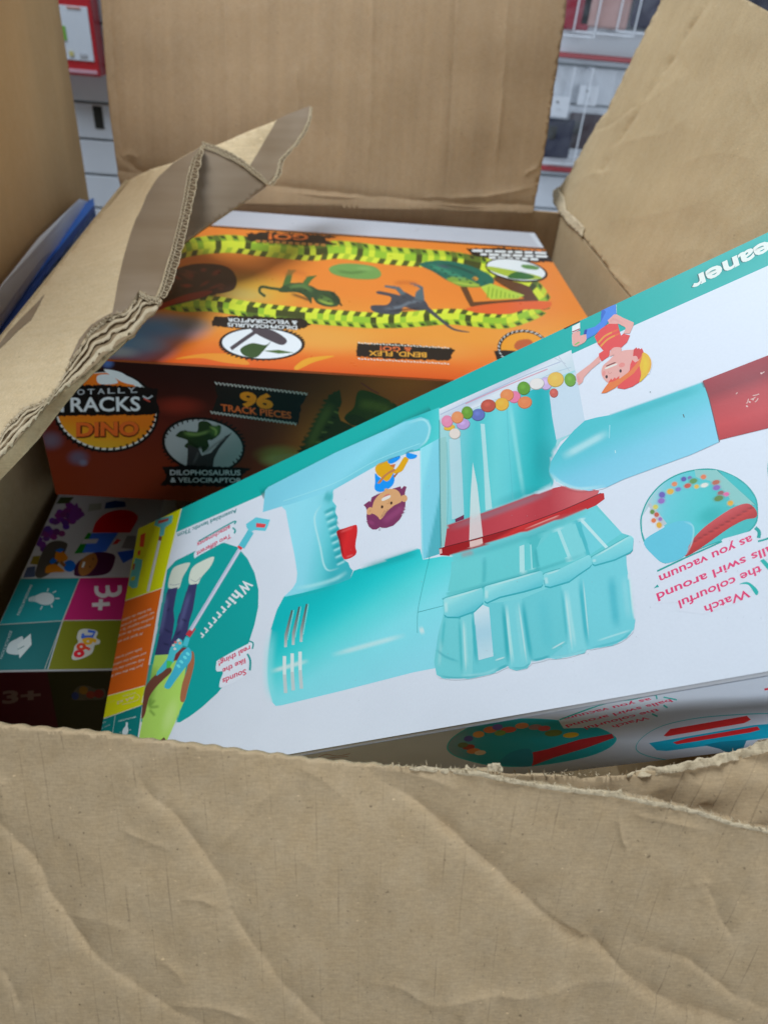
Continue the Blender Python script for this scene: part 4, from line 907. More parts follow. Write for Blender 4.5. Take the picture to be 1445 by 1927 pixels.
p.poly([(510, 190), (560, 140), (590, 45), (700, 70), (810, 140), (760, 220), (650, 240), (560, 230)], (44, 56, 22), True); p.soft([(580, 120), (680, 130), (780, 160)], 60, (90, 100, 40), .5); p.poly([(505, 200), (560, 180), (640, 215), (560, 245)], (36, 46, 22), True); p.poly([(100, 430), (200, 400), (330, 420), (200, 470)], (120, 112, 70), True, alpha=.6)
p.line([(600, 0), (660, 40), (700, 60)], 6, (90, 30, 40), .8)
p.build('front_panel', dino, [G_OP])

# ------------------------------------------------------------------ small box for ages three and up
ZT = -.160; P00 = np.array([0, 0, ZT])
tp = lambda px, py: onplane(px, py, P00, Zv)
A_, B_ = tp(104, 943), tp(0, 1169); Va = unit(A_ - B_); Ua = np.array([Va[1], -Va[0], 0])
fr = tp(100, 1262); K0 = A_ + Va * ((fr - A_) @ Va)
LV = (A_ - K0) @ Va + .05; WU = .0905; HS = ZT - FLOOR
kid = empty('toy_box', K0 + Ua * WU / 2 + Va * LV / 2 - Zv * HS, 'small dim toy box low in the left corner, printed with a 3+ square and grapes', 'toy box')
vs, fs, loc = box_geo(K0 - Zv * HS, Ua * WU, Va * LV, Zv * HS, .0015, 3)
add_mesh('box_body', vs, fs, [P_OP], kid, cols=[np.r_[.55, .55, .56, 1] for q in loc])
WK = (205, 206, 214); S1 = 1.42  # ink scale kept low: part of the shade down here is in the print
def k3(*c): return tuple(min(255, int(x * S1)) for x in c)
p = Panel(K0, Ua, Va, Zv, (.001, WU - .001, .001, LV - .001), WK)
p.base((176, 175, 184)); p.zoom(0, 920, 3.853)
p.poly([(150, 650), (580, 645), (455, 955), (-10, 985)], k3(0, 88, 92)); p.poly([(585, 643), (1000, 638), (960, 950), (462, 955)], k3(120, 18, 66)); p.poly([(-10, 988), (452, 960), (318, 1400), (-200, 1400)], k3(0, 66, 68)); p.poly([(460, 957), (1000, 952), (940, 1400), (325, 1400)], k3(76, 78, 0)); p.poly([(-200, 988), (10, 970), (160, 640), (-200, 640)], k3(0, 88, 92))
LW = (168, 166, 160)
for a, b in (((582, 645), (456, 955)), ((456, 957), (318, 1330)), ((0, 985), (456, 957)), ((456, 955), (960, 951)), ((150, 650), (960, 640))): p.line([a, b], 5, LW)
W3 = (196, 188, 190)
p.text('3', (705, 740), (870, 742), (0, 0), W3) if False else None
p.line([(870, 700), (868, 745), (835, 768), (800, 765), (785, 735), (782, 700)], 30, W3); p.line([(785, 735), (775, 768), (740, 775), (705, 750), (702, 705)], 30, W3)
p.line([(735, 800), (728, 880)], 30, W3, smooth=False); p.line([(670, 842), (798, 835)], 28, W3, smooth=False)
# bulb, cap and words
p.poly([(215, 790), (260, 775), (310, 755), (360, 755), (392, 780), (392, 815), (360, 840), (310, 840), (260, 820), (215, 815)], (176, 186, 190), True)
for a, b in (((345, 745), (355, 722)), ((385, 755), (410, 740)), ((402, 795), (435, 795)), ((372, 840), (382, 860)), ((310, 850), (296, 876))): p.line([a, b], 8, (176, 186, 190), smooth=False)
for x_ in (228, 242, 256): p.line([(x_, 778), (x_ - 4, 822)], 3, k3(0, 88, 92))
p.text('IMAGINATION', (222, 695), (125, 912), (18, 6), (176, 186, 190), .012)
p.text('EDUCATION', (75, 1030), (0, 1228), (18, 6), (150, 160, 164), .012)
p.poly([(50, 1180), (70, 1120), (120, 1090), (170, 1075), (150, 1190), (90, 1200)], (176, 186, 190), True); p.poly([(130, 1130), (225, 1050), (232, 1130), (145, 1230)], (186, 194, 196)); p.line([(180, 1140), (130, 1165)], 5, k3(0, 66, 68))
# badge with the coloured letters
p.poly([(575, 1030), (620, 1015), (690, 1025), (712, 1045), (700, 1080), (728, 1100), (722, 1125), (690, 1135), (680, 1170), (660, 1200), (600, 1230), (545, 1242), (522, 1225), (535, 1180), (545, 1140), (570, 1110), (560, 1080)], (190, 188, 184), True)
p.line([(640, 1030), (690, 1040), (672, 1072), (592, 1075)], 22, (56, 96, 196), smooth=False); p.line([(600, 1050), (615, 1075)], 18, (56, 96, 196))
p.line([(600, 1100), (650, 1090), (700, 1105)], 26, (226, 170, 30)); p.ell((640, 1108), 34, 24, 0, (226, 170, 30)); p.ell((640, 1106), 9, 7, 0, (200, 198, 196))
p.ell((592, 1145), 36, 28, 0, (226, 70, 40)); p.line([(620, 1150), (655, 1165)], 20, (226, 70, 40)); p.ell((592, 1145), 10, 8, 0, (200, 198, 196)); p.ell((576, 1195), 40, 28, -10, (206, 26, 44)); p.ell((576, 1195), 11, 8, 0, (200, 198, 196))
# grapes, red shape, blocks and a child
PR = k3(74, 30, 90)
for _ in range(60):
    t = rng.random(); q = (300 + 260 * t + rng.normal(0, 30), 370 - 220 * t + rng.normal(0, 36)); p.ell(q, 26, 22, 0, tuple(int(x * rng.uniform(.75, 1.2)) for x in PR), 12)
p.poly([(520, 150), (560, 100), (580, 150), (620, 190), (560, 230), (500, 220)], k3(80, 36, 96))
p.poly([(675, 305), (700, 240), (760, 185), (850, 155), (940, 158), (990, 185), (1000, 220), (960, 290), (930, 320), (800, 318), (680, 318)], k3(140, 6, 14), True)
p.poly([(540, 470), (640, 320), (665, 322), (620, 465)], k3(0, 84, 20)); p.poly([(600, 462), (668, 322), (860, 318), (770, 455), (700, 462)], k3(40, 76, 160)); p.poly([(590, 400), (610, 365), (720, 362), (700, 395)], k3(130, 128, 136)); p.poly([(800, 430), (860, 318), (960, 318), (900, 440)], k3(128, 126, 132)); p.poly([(815, 405), (850, 362), (880, 372), (850, 400)], k3(130, 20, 18)); p.poly([(880, 430), (925, 340), (990, 340), (985, 440)], k3(84, 80, 84)); p.poly([(850, 460), (975, 440), (970, 500), (895, 540)], k3(20, 56, 130))
p.poly([(260, 600), (300, 480), (350, 400), (420, 376), (480, 390), (490, 420), (440, 520), (380, 600), (310, 645), (265, 640)], k3(52, 48, 46), True)
p.poly([(330, 600), (345, 560), (400, 545), (440, 570), (470, 600), (400, 605), (345, 612)], k3(140, 84, 6), True); p.poly([(405, 520), (410, 460), (450, 450), (495, 500), (460, 530)], k3(140, 84, 6), True); p.ell((508, 560), 44, 42, 0, k3(0, 70, 140)); p.poly([(400, 450), (440, 430), (470, 440), (440, 465)], k3(0, 70, 140)); p.poly([(360, 530), (385, 500), (420, 520), (380, 548)], k3(0, 70, 140)); p.line([(440, 530), (475, 560)], 24, k3(96, 60, 30))
p.poly([(220, 545), (245, 490), (295, 485), (275, 550)], k3(90, 78, 10)); p.poly([(170, 645), (200, 570), (260, 560), (255, 640)], k3(46, 56, 80))
p.poly([(540, 600), (560, 540), (610, 500), (680, 465), (760, 460), (830, 480), (835, 520), (800, 600), (720, 630), (560, 634)], k3(46, 14, 40), True); p.poly([(570, 580), (590, 520), (640, 480), (690, 470), (710, 520), (690, 570), (640, 620), (590, 630)], k3(108, 70, 34), True); p.line([(600, 570), (615, 530)], 16, (230, 230, 230)); p.ell((655, 565), 5, 7, 0, (50, 30, 26)); p.ell((678, 508), 5, 7, 0, (50, 30, 26))
p.poly([(760, 145), (770, 100), (840, 85), (910, 95), (915, 130), (850, 138)], k3(10, 36, 80)); p.poly([(640, 165), (650, 110), (740, 105), (735, 150)], k3(100, 102, 98)); p.poly([(410, 110), (440, 60), (540, 60), (500, 105)], k3(36, 44, 20))
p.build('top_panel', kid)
p = Panel(K0 - Zv * HS, Ua, Zv, -Va, (.001, WU - .001, .001, HS - .001), WK)
p.base(k3(46, 4, 22)); p.zoom(0, 920, 3.853)  # inks darker than on the top panel, painting in this side's shade
p.poly([(340, 1300), (900, 1290), (900, 1800), (440, 1800)], k3(26, 28, 2))
p.text('3+', (20, 1555), (300, 1535), (0, -90), (104, 88, 94), .04)
p.poly([(525, 1500), (560, 1440), (600, 1425), (650, 1430), (700, 1450), (760, 1450), (760, 1520), (640, 1530), (540, 1530)], (76, 74, 72), True)
p.ell((548, 1500), 26, 28, 0, k3(20, 34, 90)); p.ell((608, 1460), 32, 30, 0, k3(90, 66, 10)); p.ell((660, 1492), 32, 26, 0, k3(90, 26, 16)); p.ell((720, 1485), 36, 30, 0, k3(84, 10, 18))
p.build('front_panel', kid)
# ------------------------------------------------------------------ the white toy box in front
HB, WB_, TB = .18, .475, .12
ca = R.T @ np.array([.79112635, -.3011952, -.53235378]); cb = R.T @ np.array([-.00166767, -.87141189, .49054922])
cb = unit(cb - ca * (cb @ ca)); cn = np.cross(ca, cb)
if cn @ (R.T @ np.array([-.611, -.387, -.69])) < 0: cn = -cn
cO = CAM + R.T @ (HB * np.array([-.9871, .935, 2.4575]))
toy = empty('toy_box', cO - cn * TB, 'long white box printed with a turquoise toy vacuum cleaner, wedged slanting in the carton', 'toy box')
WR, WL = (208, 222, 246), (182, 192, 208)
TEAL = (0, 170, 172)
vs, fs, loc = box_geo(cO - cn * TB, ca * WB_, cb * HB, cn * TB, .0022, 3)
cc = [np.r_[np.clip(.82 * lin(TEAL) / lin(WR), .004, .86) if q[1] > HB - .0023 and q[2] > .01 else np.array([.8, .8, .8]), 1] for q in loc]
body = add_mesh('box_body', vs, fs, [P_OP], toy, cols=cc, smooth=False)
p = Panel(cO, ca, cb, cn, (.0012, WB_ - .0012, .0012, HB - .0012), WR)
p.tint = np.array([.95, .98, 1.0]); p.base(WR)
# header band
p.zoom(0, 0, 1, WR)
p.poly([(240, 1042), (332, 1002), (497, 930), (1076, 666), (1192, 613), (1445, 500), (1900, 290), (1900, 100), (1445, 400), (240, 980)], TEAL)
hd = [(497, 930), (1076, 666)]
p.lv(4)
# left strip, lime / orange / lime / teal
p.zoom(180, 900, 3.7055, WL)
sb = [(605, 190), (600, 213), (468, 765), (405, 1120), (350, 1445), (298, 1830)]
p.poly([(605, 180), (468, 765), (200, 860), (100, 895), (150, 300)], (182, 190, 0))
p.poly([(468, 765), (405, 1120), (350, 1445), (60, 1525), (-80, 1565), (60, 910), (200, 860)], (196, 92, 22))
p.poly([(350, 1445), (328, 1580), (20, 1685), (-100, 1725), (-80, 1565), (60, 1525)], (185, 190, 20))
p.poly([(328, 1580), (290, 1850), (270, 2000), (-150, 2000), (-100, 1725), (20, 1685)], (0, 108, 112))
for a, b in (((468, 765), (160, 874)), ((350, 1445), (20, 1536)), ((328, 1580), (-10, 1695))): p.line([a, b], 5, (215, 215, 200))
p.line([(140, 1645), (118, 1800), (100, 1900)], 4, (150, 175, 178))
# teal disc
p.poly([(600, 220), (500, 645), (420, 1120), (350, 1445), (310, 1700), (590, 1702), (660, 1660), (740, 1600), (850, 1500), (940, 1390), (1020, 1270), (1075, 1130), (1110, 1020), (1135, 900), (1138, 780), (1110, 660), (1060, 560), (990, 480), (900, 450), (860, 455), (690, 510), (560, 575), (500, 640), (508, 640)][1:-1], (0, 138, 140))
p.line([(602, 205), (468, 765), (405, 1120), (350, 1445), (298, 1830)], 6, (205, 212, 215))
# the printed photo of a child using the toy, feet up
JE, SH = (48, 50, 92), (150, 190, 90)
p.poly([(508, 755), (525, 665), (560, 615), (655, 588), (650, 620), (610, 690), (585, 765), (540, 770)], (176, 186, 180), True)
p.poly([(655, 735), (660, 660), (690, 610), (760, 570), (815, 548), (828, 560), (800, 620), (740, 690), (712, 740)], (182, 192, 186), True)
p.line([(520, 740), (550, 745), (590, 735)], 4, (130, 140, 150)); p.line([(665, 705), (700, 720), (735, 690)], 4, (130, 140, 150))
p.poly([(505, 775), (575, 760), (560, 830), (545, 920), (552, 990), (540, 1080), (510, 1230), (415, 1232), (440, 1120), (465, 960)], JE)
p.poly([(650, 745), (710, 735), (695, 830), (680, 920), (655, 1000), (640, 1090), (600, 1150), (520, 1200), (500, 1200), (550, 1090), (580, 960), (610, 880)], JE)
for q in ([(500, 800), (480, 950), (450, 1100)], [(660, 790), (620, 930), (580, 1080)]): p.soft(q, 34, (82, 88, 135), .6)
for q in ([(520, 900), (500, 930)], [(480, 1050), (530, 1080)], [(600, 980), (640, 1000)], [(560, 1100), (600, 1060)], [(470, 1150), (520, 1165)]): p.soft(q, 16, (25, 28, 60), .7)
p.poly([(415, 1235), (520, 1228), (640, 1200), (655, 1220), (630, 1330), (615, 1440), (620, 1555), (600, 1600), (565, 1690), (500, 1830), (470, 1850), (298, 1850), (330, 1680), (345, 1560), (380, 1430)], SH)
p.soft([(420, 1300), (390, 1480), (360, 1600)], 60, (100, 140, 60), .7); p.blob((520, 1660), 60, 170, 18, (176, 208, 130), .8)
for q in ([(370, 1600), (420, 1540)], [(370, 1600), (450, 1590)], [(375, 1610), (420, 1660)], [(372, 1590), (390, 1530)]): p.soft(q, 22, (95, 135, 55), .7)
p.poly([(350, 1460), (400, 1390), (460, 1345), (520, 1320), (530, 1350), (480, 1400), (430, 1450), (380, 1520), (362, 1580), (345, 1650), (322, 1675), (330, 1580)], (96, 58, 48), True)
p.poly([(660, 1220), (685, 1215), (690, 1290), (670, 1380), (645, 1470), (622, 1555), (592, 1545), (605, 1440), (640, 1330)], (142, 92, 66), True)
p.poly([(445, 1835), (480, 1805), (500, 1840), (470, 1870), (440, 1860)], (80, 50, 45))
VB = (62, 170, 190)
p.poly([(525, 1180), (580, 1115), (605, 1130), (610, 1170), (560, 1230), (550, 1280), (470, 1350), (425, 1380), (430, 1350), (500, 1260)], VB)
p.poly([(485, 1440), (540, 1340), (580, 1250), (640, 1180), (670, 1210), (665, 1270), (620, 1330), (560, 1410), (520, 1465), (490, 1465)], (55, 160, 190), True)
p.poly([(545, 1275), (560, 1225), (610, 1180), (640, 1182), (600, 1215), (570, 1270)], (105, 42, 52))
for q in ((600, 1280), (625, 1250), (645, 1225), (580, 1310)): p.ell(q, 16, 10, 40, (95, 200, 215))
p.poly([(500, 1270), (540, 1280), (520, 1320), (495, 1325)], (70, 175, 80))
for q, k in (((545, 1165), (205, 190, 190)), ((560, 1145), (190, 90, 90)), ((580, 1130), (220, 220, 225)), ((590, 1150), (190, 150, 120)), ((555, 1190), (210, 210, 215))): p.ell(q, 11, 9, 0, k, 10)
p.line([(625, 1170), (645, 1110)], 34, VB); p.line([(645, 1100), (685, 1040)], 36, (168, 50, 62)); p.line([(665, 1060), (1010, 490)], 26, (160, 170, 196)); p.line([(672, 1058), (1014, 492)], 6, (200, 208, 226))
p.line([(1000, 490), (1032, 462)], 34, (190, 50, 55)); p.line([(1018, 480), (1085, 370)], 46, (70, 165, 185))
p.poly([(1050, 320), (1120, 272), (1218, 290), (1200, 340), (1185, 368), (1110, 362), (1080, 375), (1055, 345)], (80, 172, 192)); p.poly([(1122, 312), (1190, 320), (1180, 345), (1120, 342)], (215, 70, 80))
# words, upside down on the box
CR = (176, 40, 78)
p.text('Assembled length: 73cm', (985, 212), (572, 388), (4, 27), (0, 110, 116), .02)
p.poly([(715, 475), (730, 430), (940, 330), (970, 350), (965, 400), (950, 415), (720, 540), (695, 560), (688, 530), (705, 500)], (188, 198, 214), True)
p.text('Two different', (945, 385), (705, 515), (2, 32), CR, .022); p.text('attachments', (940, 325), (710, 450), (2, 32), CR, .022)
p.line([(720, 440), (960, 305), (970, 320)], 9, (0, 135, 138)); p.line([(958, 345), (975, 365), (968, 385)], 12, (0, 135, 138))
_d = np.array([-.632, .775]); _u = np.array([.775, .632]); _s = 0.
for k, ch in enumerate('Whirrrrrrr'):
    w_ = {'W': 88, 'h': 50, 'i': 20}.get(ch, 40 - 1.2 * k); h_ = 74 - 3.2 * k
    q = np.array([1046., 700.]) + _d * _s - _u * 4 * math.sin(k / 9. * 3.14)
    p.text(ch, q, q + _d * w_, _u * h_, (208, 217, 227), .035); _s += w_ + 14
p.poly([(845, 1290), (870, 1260), (1075, 1150), (1095, 1170), (1070, 1230), (1060, 1350), (1030, 1390), (880, 1460), (868, 1420), (890, 1350), (845, 1345)], (190, 200, 216), True)
p.text('Sounds', (1050, 1330), (885, 1400), (4, 40), CR, .022); p.text('like the', (1045, 1255), (885, 1330), (4, 36), CR, .022); p.text('real thing!', (1078, 1165), (858, 1278), (4, 36), CR, .022)
p.line([(1060, 1225), (1080, 1270), (1078, 1340)], 14, (0, 130, 133)); p.line([(1070, 1135), (1100, 1150), (1095, 1190)], 10, (0, 130, 133))
# strip texts
p.zoom(180, 1100, 6.42, (150, 158, 170))
TW = (178, 165, 160)
for s_, a, b in (('Just like the real thin', (578, 962), (150, 1110)), ('help vacuum the hous', (595, 893), (185, 1032)), ('and watch the colour', (620, 815), (200, 968)), ('balls swirl around', (565, 765), (205, 895)),
                 ('Al igual que una', (580, 575), (255, 690)), ('aspiradora de verda', (672, 475), (262, 612)), ('podras aspirar la ca', (705, 393), (270, 558)), ('ver como se arremol', (718, 323), (285, 502)), ('las bolas de colore', (675, 285), (300, 432))):
    p.text(s_, a, b, (-6, 34), TW, .012)
p.text('AA x2', (475, 1345), (262, 1418), (-4, 36), TW, .01); p.text('BATTERIES', (490, 1300), (335, 1340), (-3, 18), (160, 160, 120), .01)
p.line([(500, 1325), (530, 1345), (525, 1385), (450, 1420), (330, 1450)], 4, TW)
p.text('not included', (240, 1395), (100, 1440), (-3, 18), (150, 150, 70), .01)
p.text('IMAGINATION', (492, 1590), (285, 1642), (-3, 20), (150, 165, 168), .012)
p.poly([(372, 1665), (395, 1670), (393, 1710), (402, 1760), (385, 1810), (350, 1828), (328, 1800), (335, 1750), (365, 1710)], (150, 162, 170), True)
for a, b in (((310, 1785), (296, 1790)), ((415, 1760), (432, 1752)), ((330, 1840), (322, 1858)), ((392, 1825), (402, 1840))): p.line([a, b], 7, (150, 162, 170))
p.text('ROLE', (128, 1650), (75, 1672), (-3, 18), (130, 145, 150), .012); p.text('PLAY TIME', (180, 1685), (30, 1750), (-3, 18), (130, 145, 150), .012)
p.line([(70, 1800), (95, 1785), (115, 1800)], 10, (130, 145, 150))
# the drawn parts on the lime field
p.zoom(0, 920, 3.853, (165, 174, 186))
p.poly([(1120, 265), (1132, 222), (1258, 190), (1248, 245), (1200, 280), (1190, 335), (1158, 350), (1166, 280)], (70, 150, 160)); p.poly([(1150, 232), (1228, 212), (1220, 232), (1148, 256)], (140, 55, 50))
p.line([(1168, 345), (1160, 375)], 22, (105, 60, 50)); p.line([(1160, 375), (1075, 745)], 20, (150, 155, 160)); p.line([(1163, 375), (1079, 745)], 6, (190, 195, 198))
p.poly([(1015, 420), (1022, 335), (1058, 318), (1046, 420)], (168, 52, 30)); p.poly([(1000, 480), (1004, 450), (1022, 445), (1018, 480)], (160, 45, 30))
p.poly([(985, 500), (1035, 515), (1030, 560), (1012, 640), (998, 715), (965, 722), (935, 700), (950, 620), (965, 560)], (70, 150, 160)); p.poly([(955, 640), (985, 632), (978, 662), (950, 668)], (150, 160, 10))
p.poly([(968, 545), (985, 540), (978, 585), (960, 590)], (120, 60, 50)); p.ell((985, 305), 18, 14, 0, (205, 215, 30))
# ---- the big vacuum picture
p.lv(6)
LB = (112, 190, 216); MID = (30, 176, 188)
p.zoom(480, 720, 3.012, (190, 202, 222))
p.soft([(40, 640), (470, 425), (1000, 165)], 60, (0, 96, 100), .75, False)
p.poly([(690, 300), (850, 215), (1045, 140), (1050, 330), (935, 385), (880, 395)], (40, 172, 182), grad=((700, 300), (1045, 250), [(0, (110, 190, 214)), (.6, (30, 165, 175)), (1, (70, 185, 195))]))
p.poly([(45, 735), (58, 612), (75, 592), (460, 395), (850, 222), (940, 195), (985, 212), (1000, 255), (985, 320), (935, 372), (690, 470), (440, 612), (200, 692), (150, 703)], LB, grad=((400, 430), (470, 610), [(0, (110, 186, 214)), (.75, (118, 194, 220)), (1, (100, 182, 206))]))
p.soft([(860, 235), (950, 210), (988, 255), (970, 330), (930, 365)], 14, (165, 220, 235), .7)
p.line([(160, 672), (450, 570), (690, 440), (935, 345)], 4, (150, 212, 230), .6)
p.poly([(935, 375), (1046, 315), (1052, 970), (945, 1004), (938, 700)], LB, grad=((930, 650), (1052, 640), [(0, (125, 200, 222)), (.15, (112, 190, 215)), (.9, (108, 186, 212)), (1, (70, 160, 180))]))
p.line([(1045, 320), (1050, 640), (1054, 965)], 8, (40, 120, 130), .7); p.line([(940, 385), (944, 700), (950, 1000)], 5, (165, 220, 235), .7)
# motor body
p.poly([(165, 1213), (300, 1185), (470, 1140), (540, 1112), (560, 1066), (935, 942), (950, 1004), (1060, 985), (1130, 985), (1100, 1200), (1040, 1420), (1025, 1618), (900, 1642), (500, 1745), (150, 1830), (118, 1833), (95, 1808), (74, 1700), (73, 1560), (90, 1400), (125, 1288)], MID,
       grad=((520, 1100), (680, 1720), [(0, (0, 166, 178)), (.2, (24, 178, 190)), (.4, (72, 192, 204)), (.65, (112, 200, 218)), (1, (122, 198, 220))]), step=.0022)
p.soft([(100, 1400), (80, 1560), (80, 1700), (105, 1810)], 60, (140, 210, 226), .5)
p.soft([(600, 1060), (780, 1005), (930, 955)], 50, (0, 140, 150), .6)
p.soft([(425, 1548), (860, 1428)], 30, (190, 228, 240), .8)
p.soft([(85, 1640), (310, 1574)], 26, (205, 234, 244), .85)
p.soft([(930, 1410), (960, 1400)], 40, (205, 234, 244), .9)
p.line([(990, 985), (945, 1180), (922, 1300), (920, 1420)], 4, (20, 130, 140), .6); p.line([(922, 1302), (1080, 1262)], 4, (20, 130, 140), .6)
for k, (a, b) in enumerate((((212, 1290), (172, 1500)), ((253, 1270), (215, 1487)), ((295, 1255), (260, 1470)))):
    p.poly([(a[0] - 6, a[1]), (a[0] + 4, a[1]), (b[0] + 12, b[1] - 60), (b[0] + 10, b[1]), (b[0] - 6, b[1]), (b[0] - 4, b[1] - 70)], (96, 110, 118), grad=(a, b, [(0, (70, 84, 84)), (.6, (120, 130, 136)), (1, (170, 184, 192))])); p.line([(a[0] + 8, a[1]), (b[0] + 14, b[1] - 40)], 3, (170, 225, 235), .8)
for a, b in (((168, 1550), (175, 1760)), ((212, 1535), (218, 1745)), ((256, 1525), (264, 1735))):
    p.line([a, ((a[0] + b[0]) / 2 - 3, (a[1] + b[1]) / 2), b], 20, (168, 186, 196), taper=False); p.line([a, ((a[0] + b[0]) / 2 - 3, (a[1] + b[1]) / 2)], 18, (214, 236, 246))
# grip
p.poly([(150, 700), (200, 690), (440, 612), (446, 640), (440, 672), (462, 700), (455, 735), (470, 765), (462, 800), (478, 830), (470, 860), (485, 890), (478, 915), (492, 940), (488, 965), (505, 985), (502, 1005), (528, 1020), (540, 1050), (556, 1066), (540, 1112), (470, 1140), (300, 1185), (165, 1213), (215, 1165), (235, 1130), (240, 1080), (225, 980), (198, 850), (175, 725)], (122, 196, 220), grad=((170, 900), (480, 850), [(0, (128, 200, 224)), (.5, (120, 196, 220)), (.8, (86, 182, 200)), (1, (50, 160, 178))]), step=.0025)
p.soft([(380, 690), (345, 740), (340, 800), (370, 930), (390, 1030), (420, 1065), (480, 1050)], 12, (175, 226, 240), .8)
p.soft([(390, 640), (440, 660)], 60, (20, 140, 150), .6)
for k in range(8):
    q = (388 + 9.5 * k, 742 + 40 * k); p.soft([q, (q[0] + 45, q[1] - 22), (q[0] + 68, q[1] - 32)], 22, (20, 140, 155), .8); p.soft([(q[0] + 5, q[1] + 14), (q[0] + 60, q[1] - 12)], 14, (165, 222, 236), .7)
p.soft([(230, 1165), (330, 1150), (450, 1115), (525, 1070)], 24, (165, 222, 236), .6)
p.soft([(170, 1225), (300, 1195), (470, 1150)], 20, (30, 150, 160), .5)
p.poly([(463, 845), (510, 825), (562, 808), (578, 812), (580, 850), (572, 900), (570, 935), (576, 962), (560, 985), (518, 1002), (497, 990), (486, 940), (480, 900)], (190, 32, 40), True, grad=((470, 900), (580, 900), [(0, (150, 22, 30)), (.4, (190, 34, 40)), (1, (178, 30, 38))]))
p.soft([(480, 850), (560, 820)], 14, (225, 90, 95), .7); p.soft([(515, 990), (560, 975)], 12, (225, 110, 115), .6); p.soft([(470, 850), (485, 920), (500, 990)], 14, (90, 10, 18), .7)
# girl in the window
p.lv(72)
p.zoom(640, 820, 6.88, (196, 208, 230))
PU = (112, 48, 92); SK = (196, 152, 112)
p.poly([(300, 900), (385, 835), (400, 850), (440, 790), (560, 715), (790, 650), (795, 690), (828, 645), (868, 662), (848, 720), (840, 780), (850, 900), (840, 960), (800, 1050), (740, 1130), (640, 1180), (540, 1200), (520, 1190), (440, 1222), (385, 1195), (350, 1140), (340, 1060), (350, 970), (335, 930)], (225, 232, 245))
p.poly([(305, 898), (382, 842), (396, 858), (408, 800), (470, 765), (600, 710), (785, 655), (792, 690), (830, 650), (862, 664), (842, 730), (835, 790), (848, 860), (845, 930), (820, 1010), (770, 1090), (690, 1165), (600, 1195), (545, 1195), (520, 1185), (470, 1215), (420, 1215), (375, 1180), (348, 1120), (342, 1040), (352, 980), (335, 930)], PU)
p.soft([(560, 1130), (640, 1060), (760, 970), (830, 900)], 90, (146, 70, 122), .5); p.soft([(390, 1150), (420, 1100)], 80, (138, 62, 114), .6)
p.poly([(410, 1000), (418, 930), (440, 850), (500, 770), (600, 700), (690, 690), (750, 715), (785, 770), (795, 850), (700, 905), (610, 980), (560, 1050), (520, 1085), (490, 1050), (450, 1020)], SK, True)
p.ell((385, 975), 38, 52, 25, SK); p.ell((830, 812), 42, 46, 0, SK); p.soft([(380, 990), (400, 955)], 16, (150, 105, 75), .5)
for q in ((545, 922), (664, 872)): p.ell(q, 15, 21, 10, (52, 34, 30))
p.poly([(548, 805), (590, 765), (635, 750), (648, 772), (600, 790)], (190, 110, 105)); p.poly([(537, 832), (560, 802), (640, 770), (655, 785), (640, 808), (560, 845)], (240, 242, 246), True)
p.line([(605, 878), (625, 882), (636, 860), (628, 842)], 5, (150, 105, 75)); p.line([(530, 1060), (560, 1000), (585, 965)], 4, (100, 50, 70)); p.line([(545, 1055), (585, 1000), (620, 952)], 4, (100, 50, 70))
for a, b in (((512, 1200), (503, 1232)), ((524, 1200), (520, 1232))): p.line([a, b], 4, (60, 40, 55))
BLU = (0, 140, 240); YE = (226, 172, 22)
p.poly([(455, 490), (500, 530), (560, 560), (640, 520), (690, 480), (705, 570), (680, 640), (620, 690), (540, 728), (470, 715), (446, 670), (455, 610)], BLU, True)
p.poly([(455, 430), (490, 370), (600, 332), (640, 340), (650, 380), (690, 400), (690, 480), (640, 570), (590, 588), (520, 530), (480, 500)], YE, True)
p.poly([(690, 470), (750, 400), (820, 290), (860, 275), (890, 300), (850, 380), (800, 460), (720, 490)], YE, True)
p.poly([(485, 610), (560, 520), (640, 460), (700, 430), (715, 455), (640, 490), (580, 540), (520, 615), (490, 618)], (176, 118, 72), True)
p.poly([(690, 520), (740, 480), (765, 470), (700, 550)], (150, 96, 60)); p.poly([(640, 380), (720, 365), (700, 420), (660, 400)], (190, 110, 60))
p.poly([(620, 330), (690, 290), (775, 265), (770, 300), (700, 350), (640, 362)], BLU, True); p.poly([(855, 250), (880, 220), (992, 248), (975, 290), (920, 302), (870, 290)], BLU, True)
p.line([(620, 318), (700, 285), (775, 262)], 6, (40, 90, 120)); p.line([(890, 218), (992, 246)], 6, (200, 225, 240)); p.poly([(578, 690), (610, 680), (612, 705), (575, 715)], SK)
p.soft([(840, 240), (900, 205), (960, 185)], 26, (60, 110, 130), .7); p.soft([(480, 385), (620, 315), (700, 280)], 20, (70, 120, 140), .5)
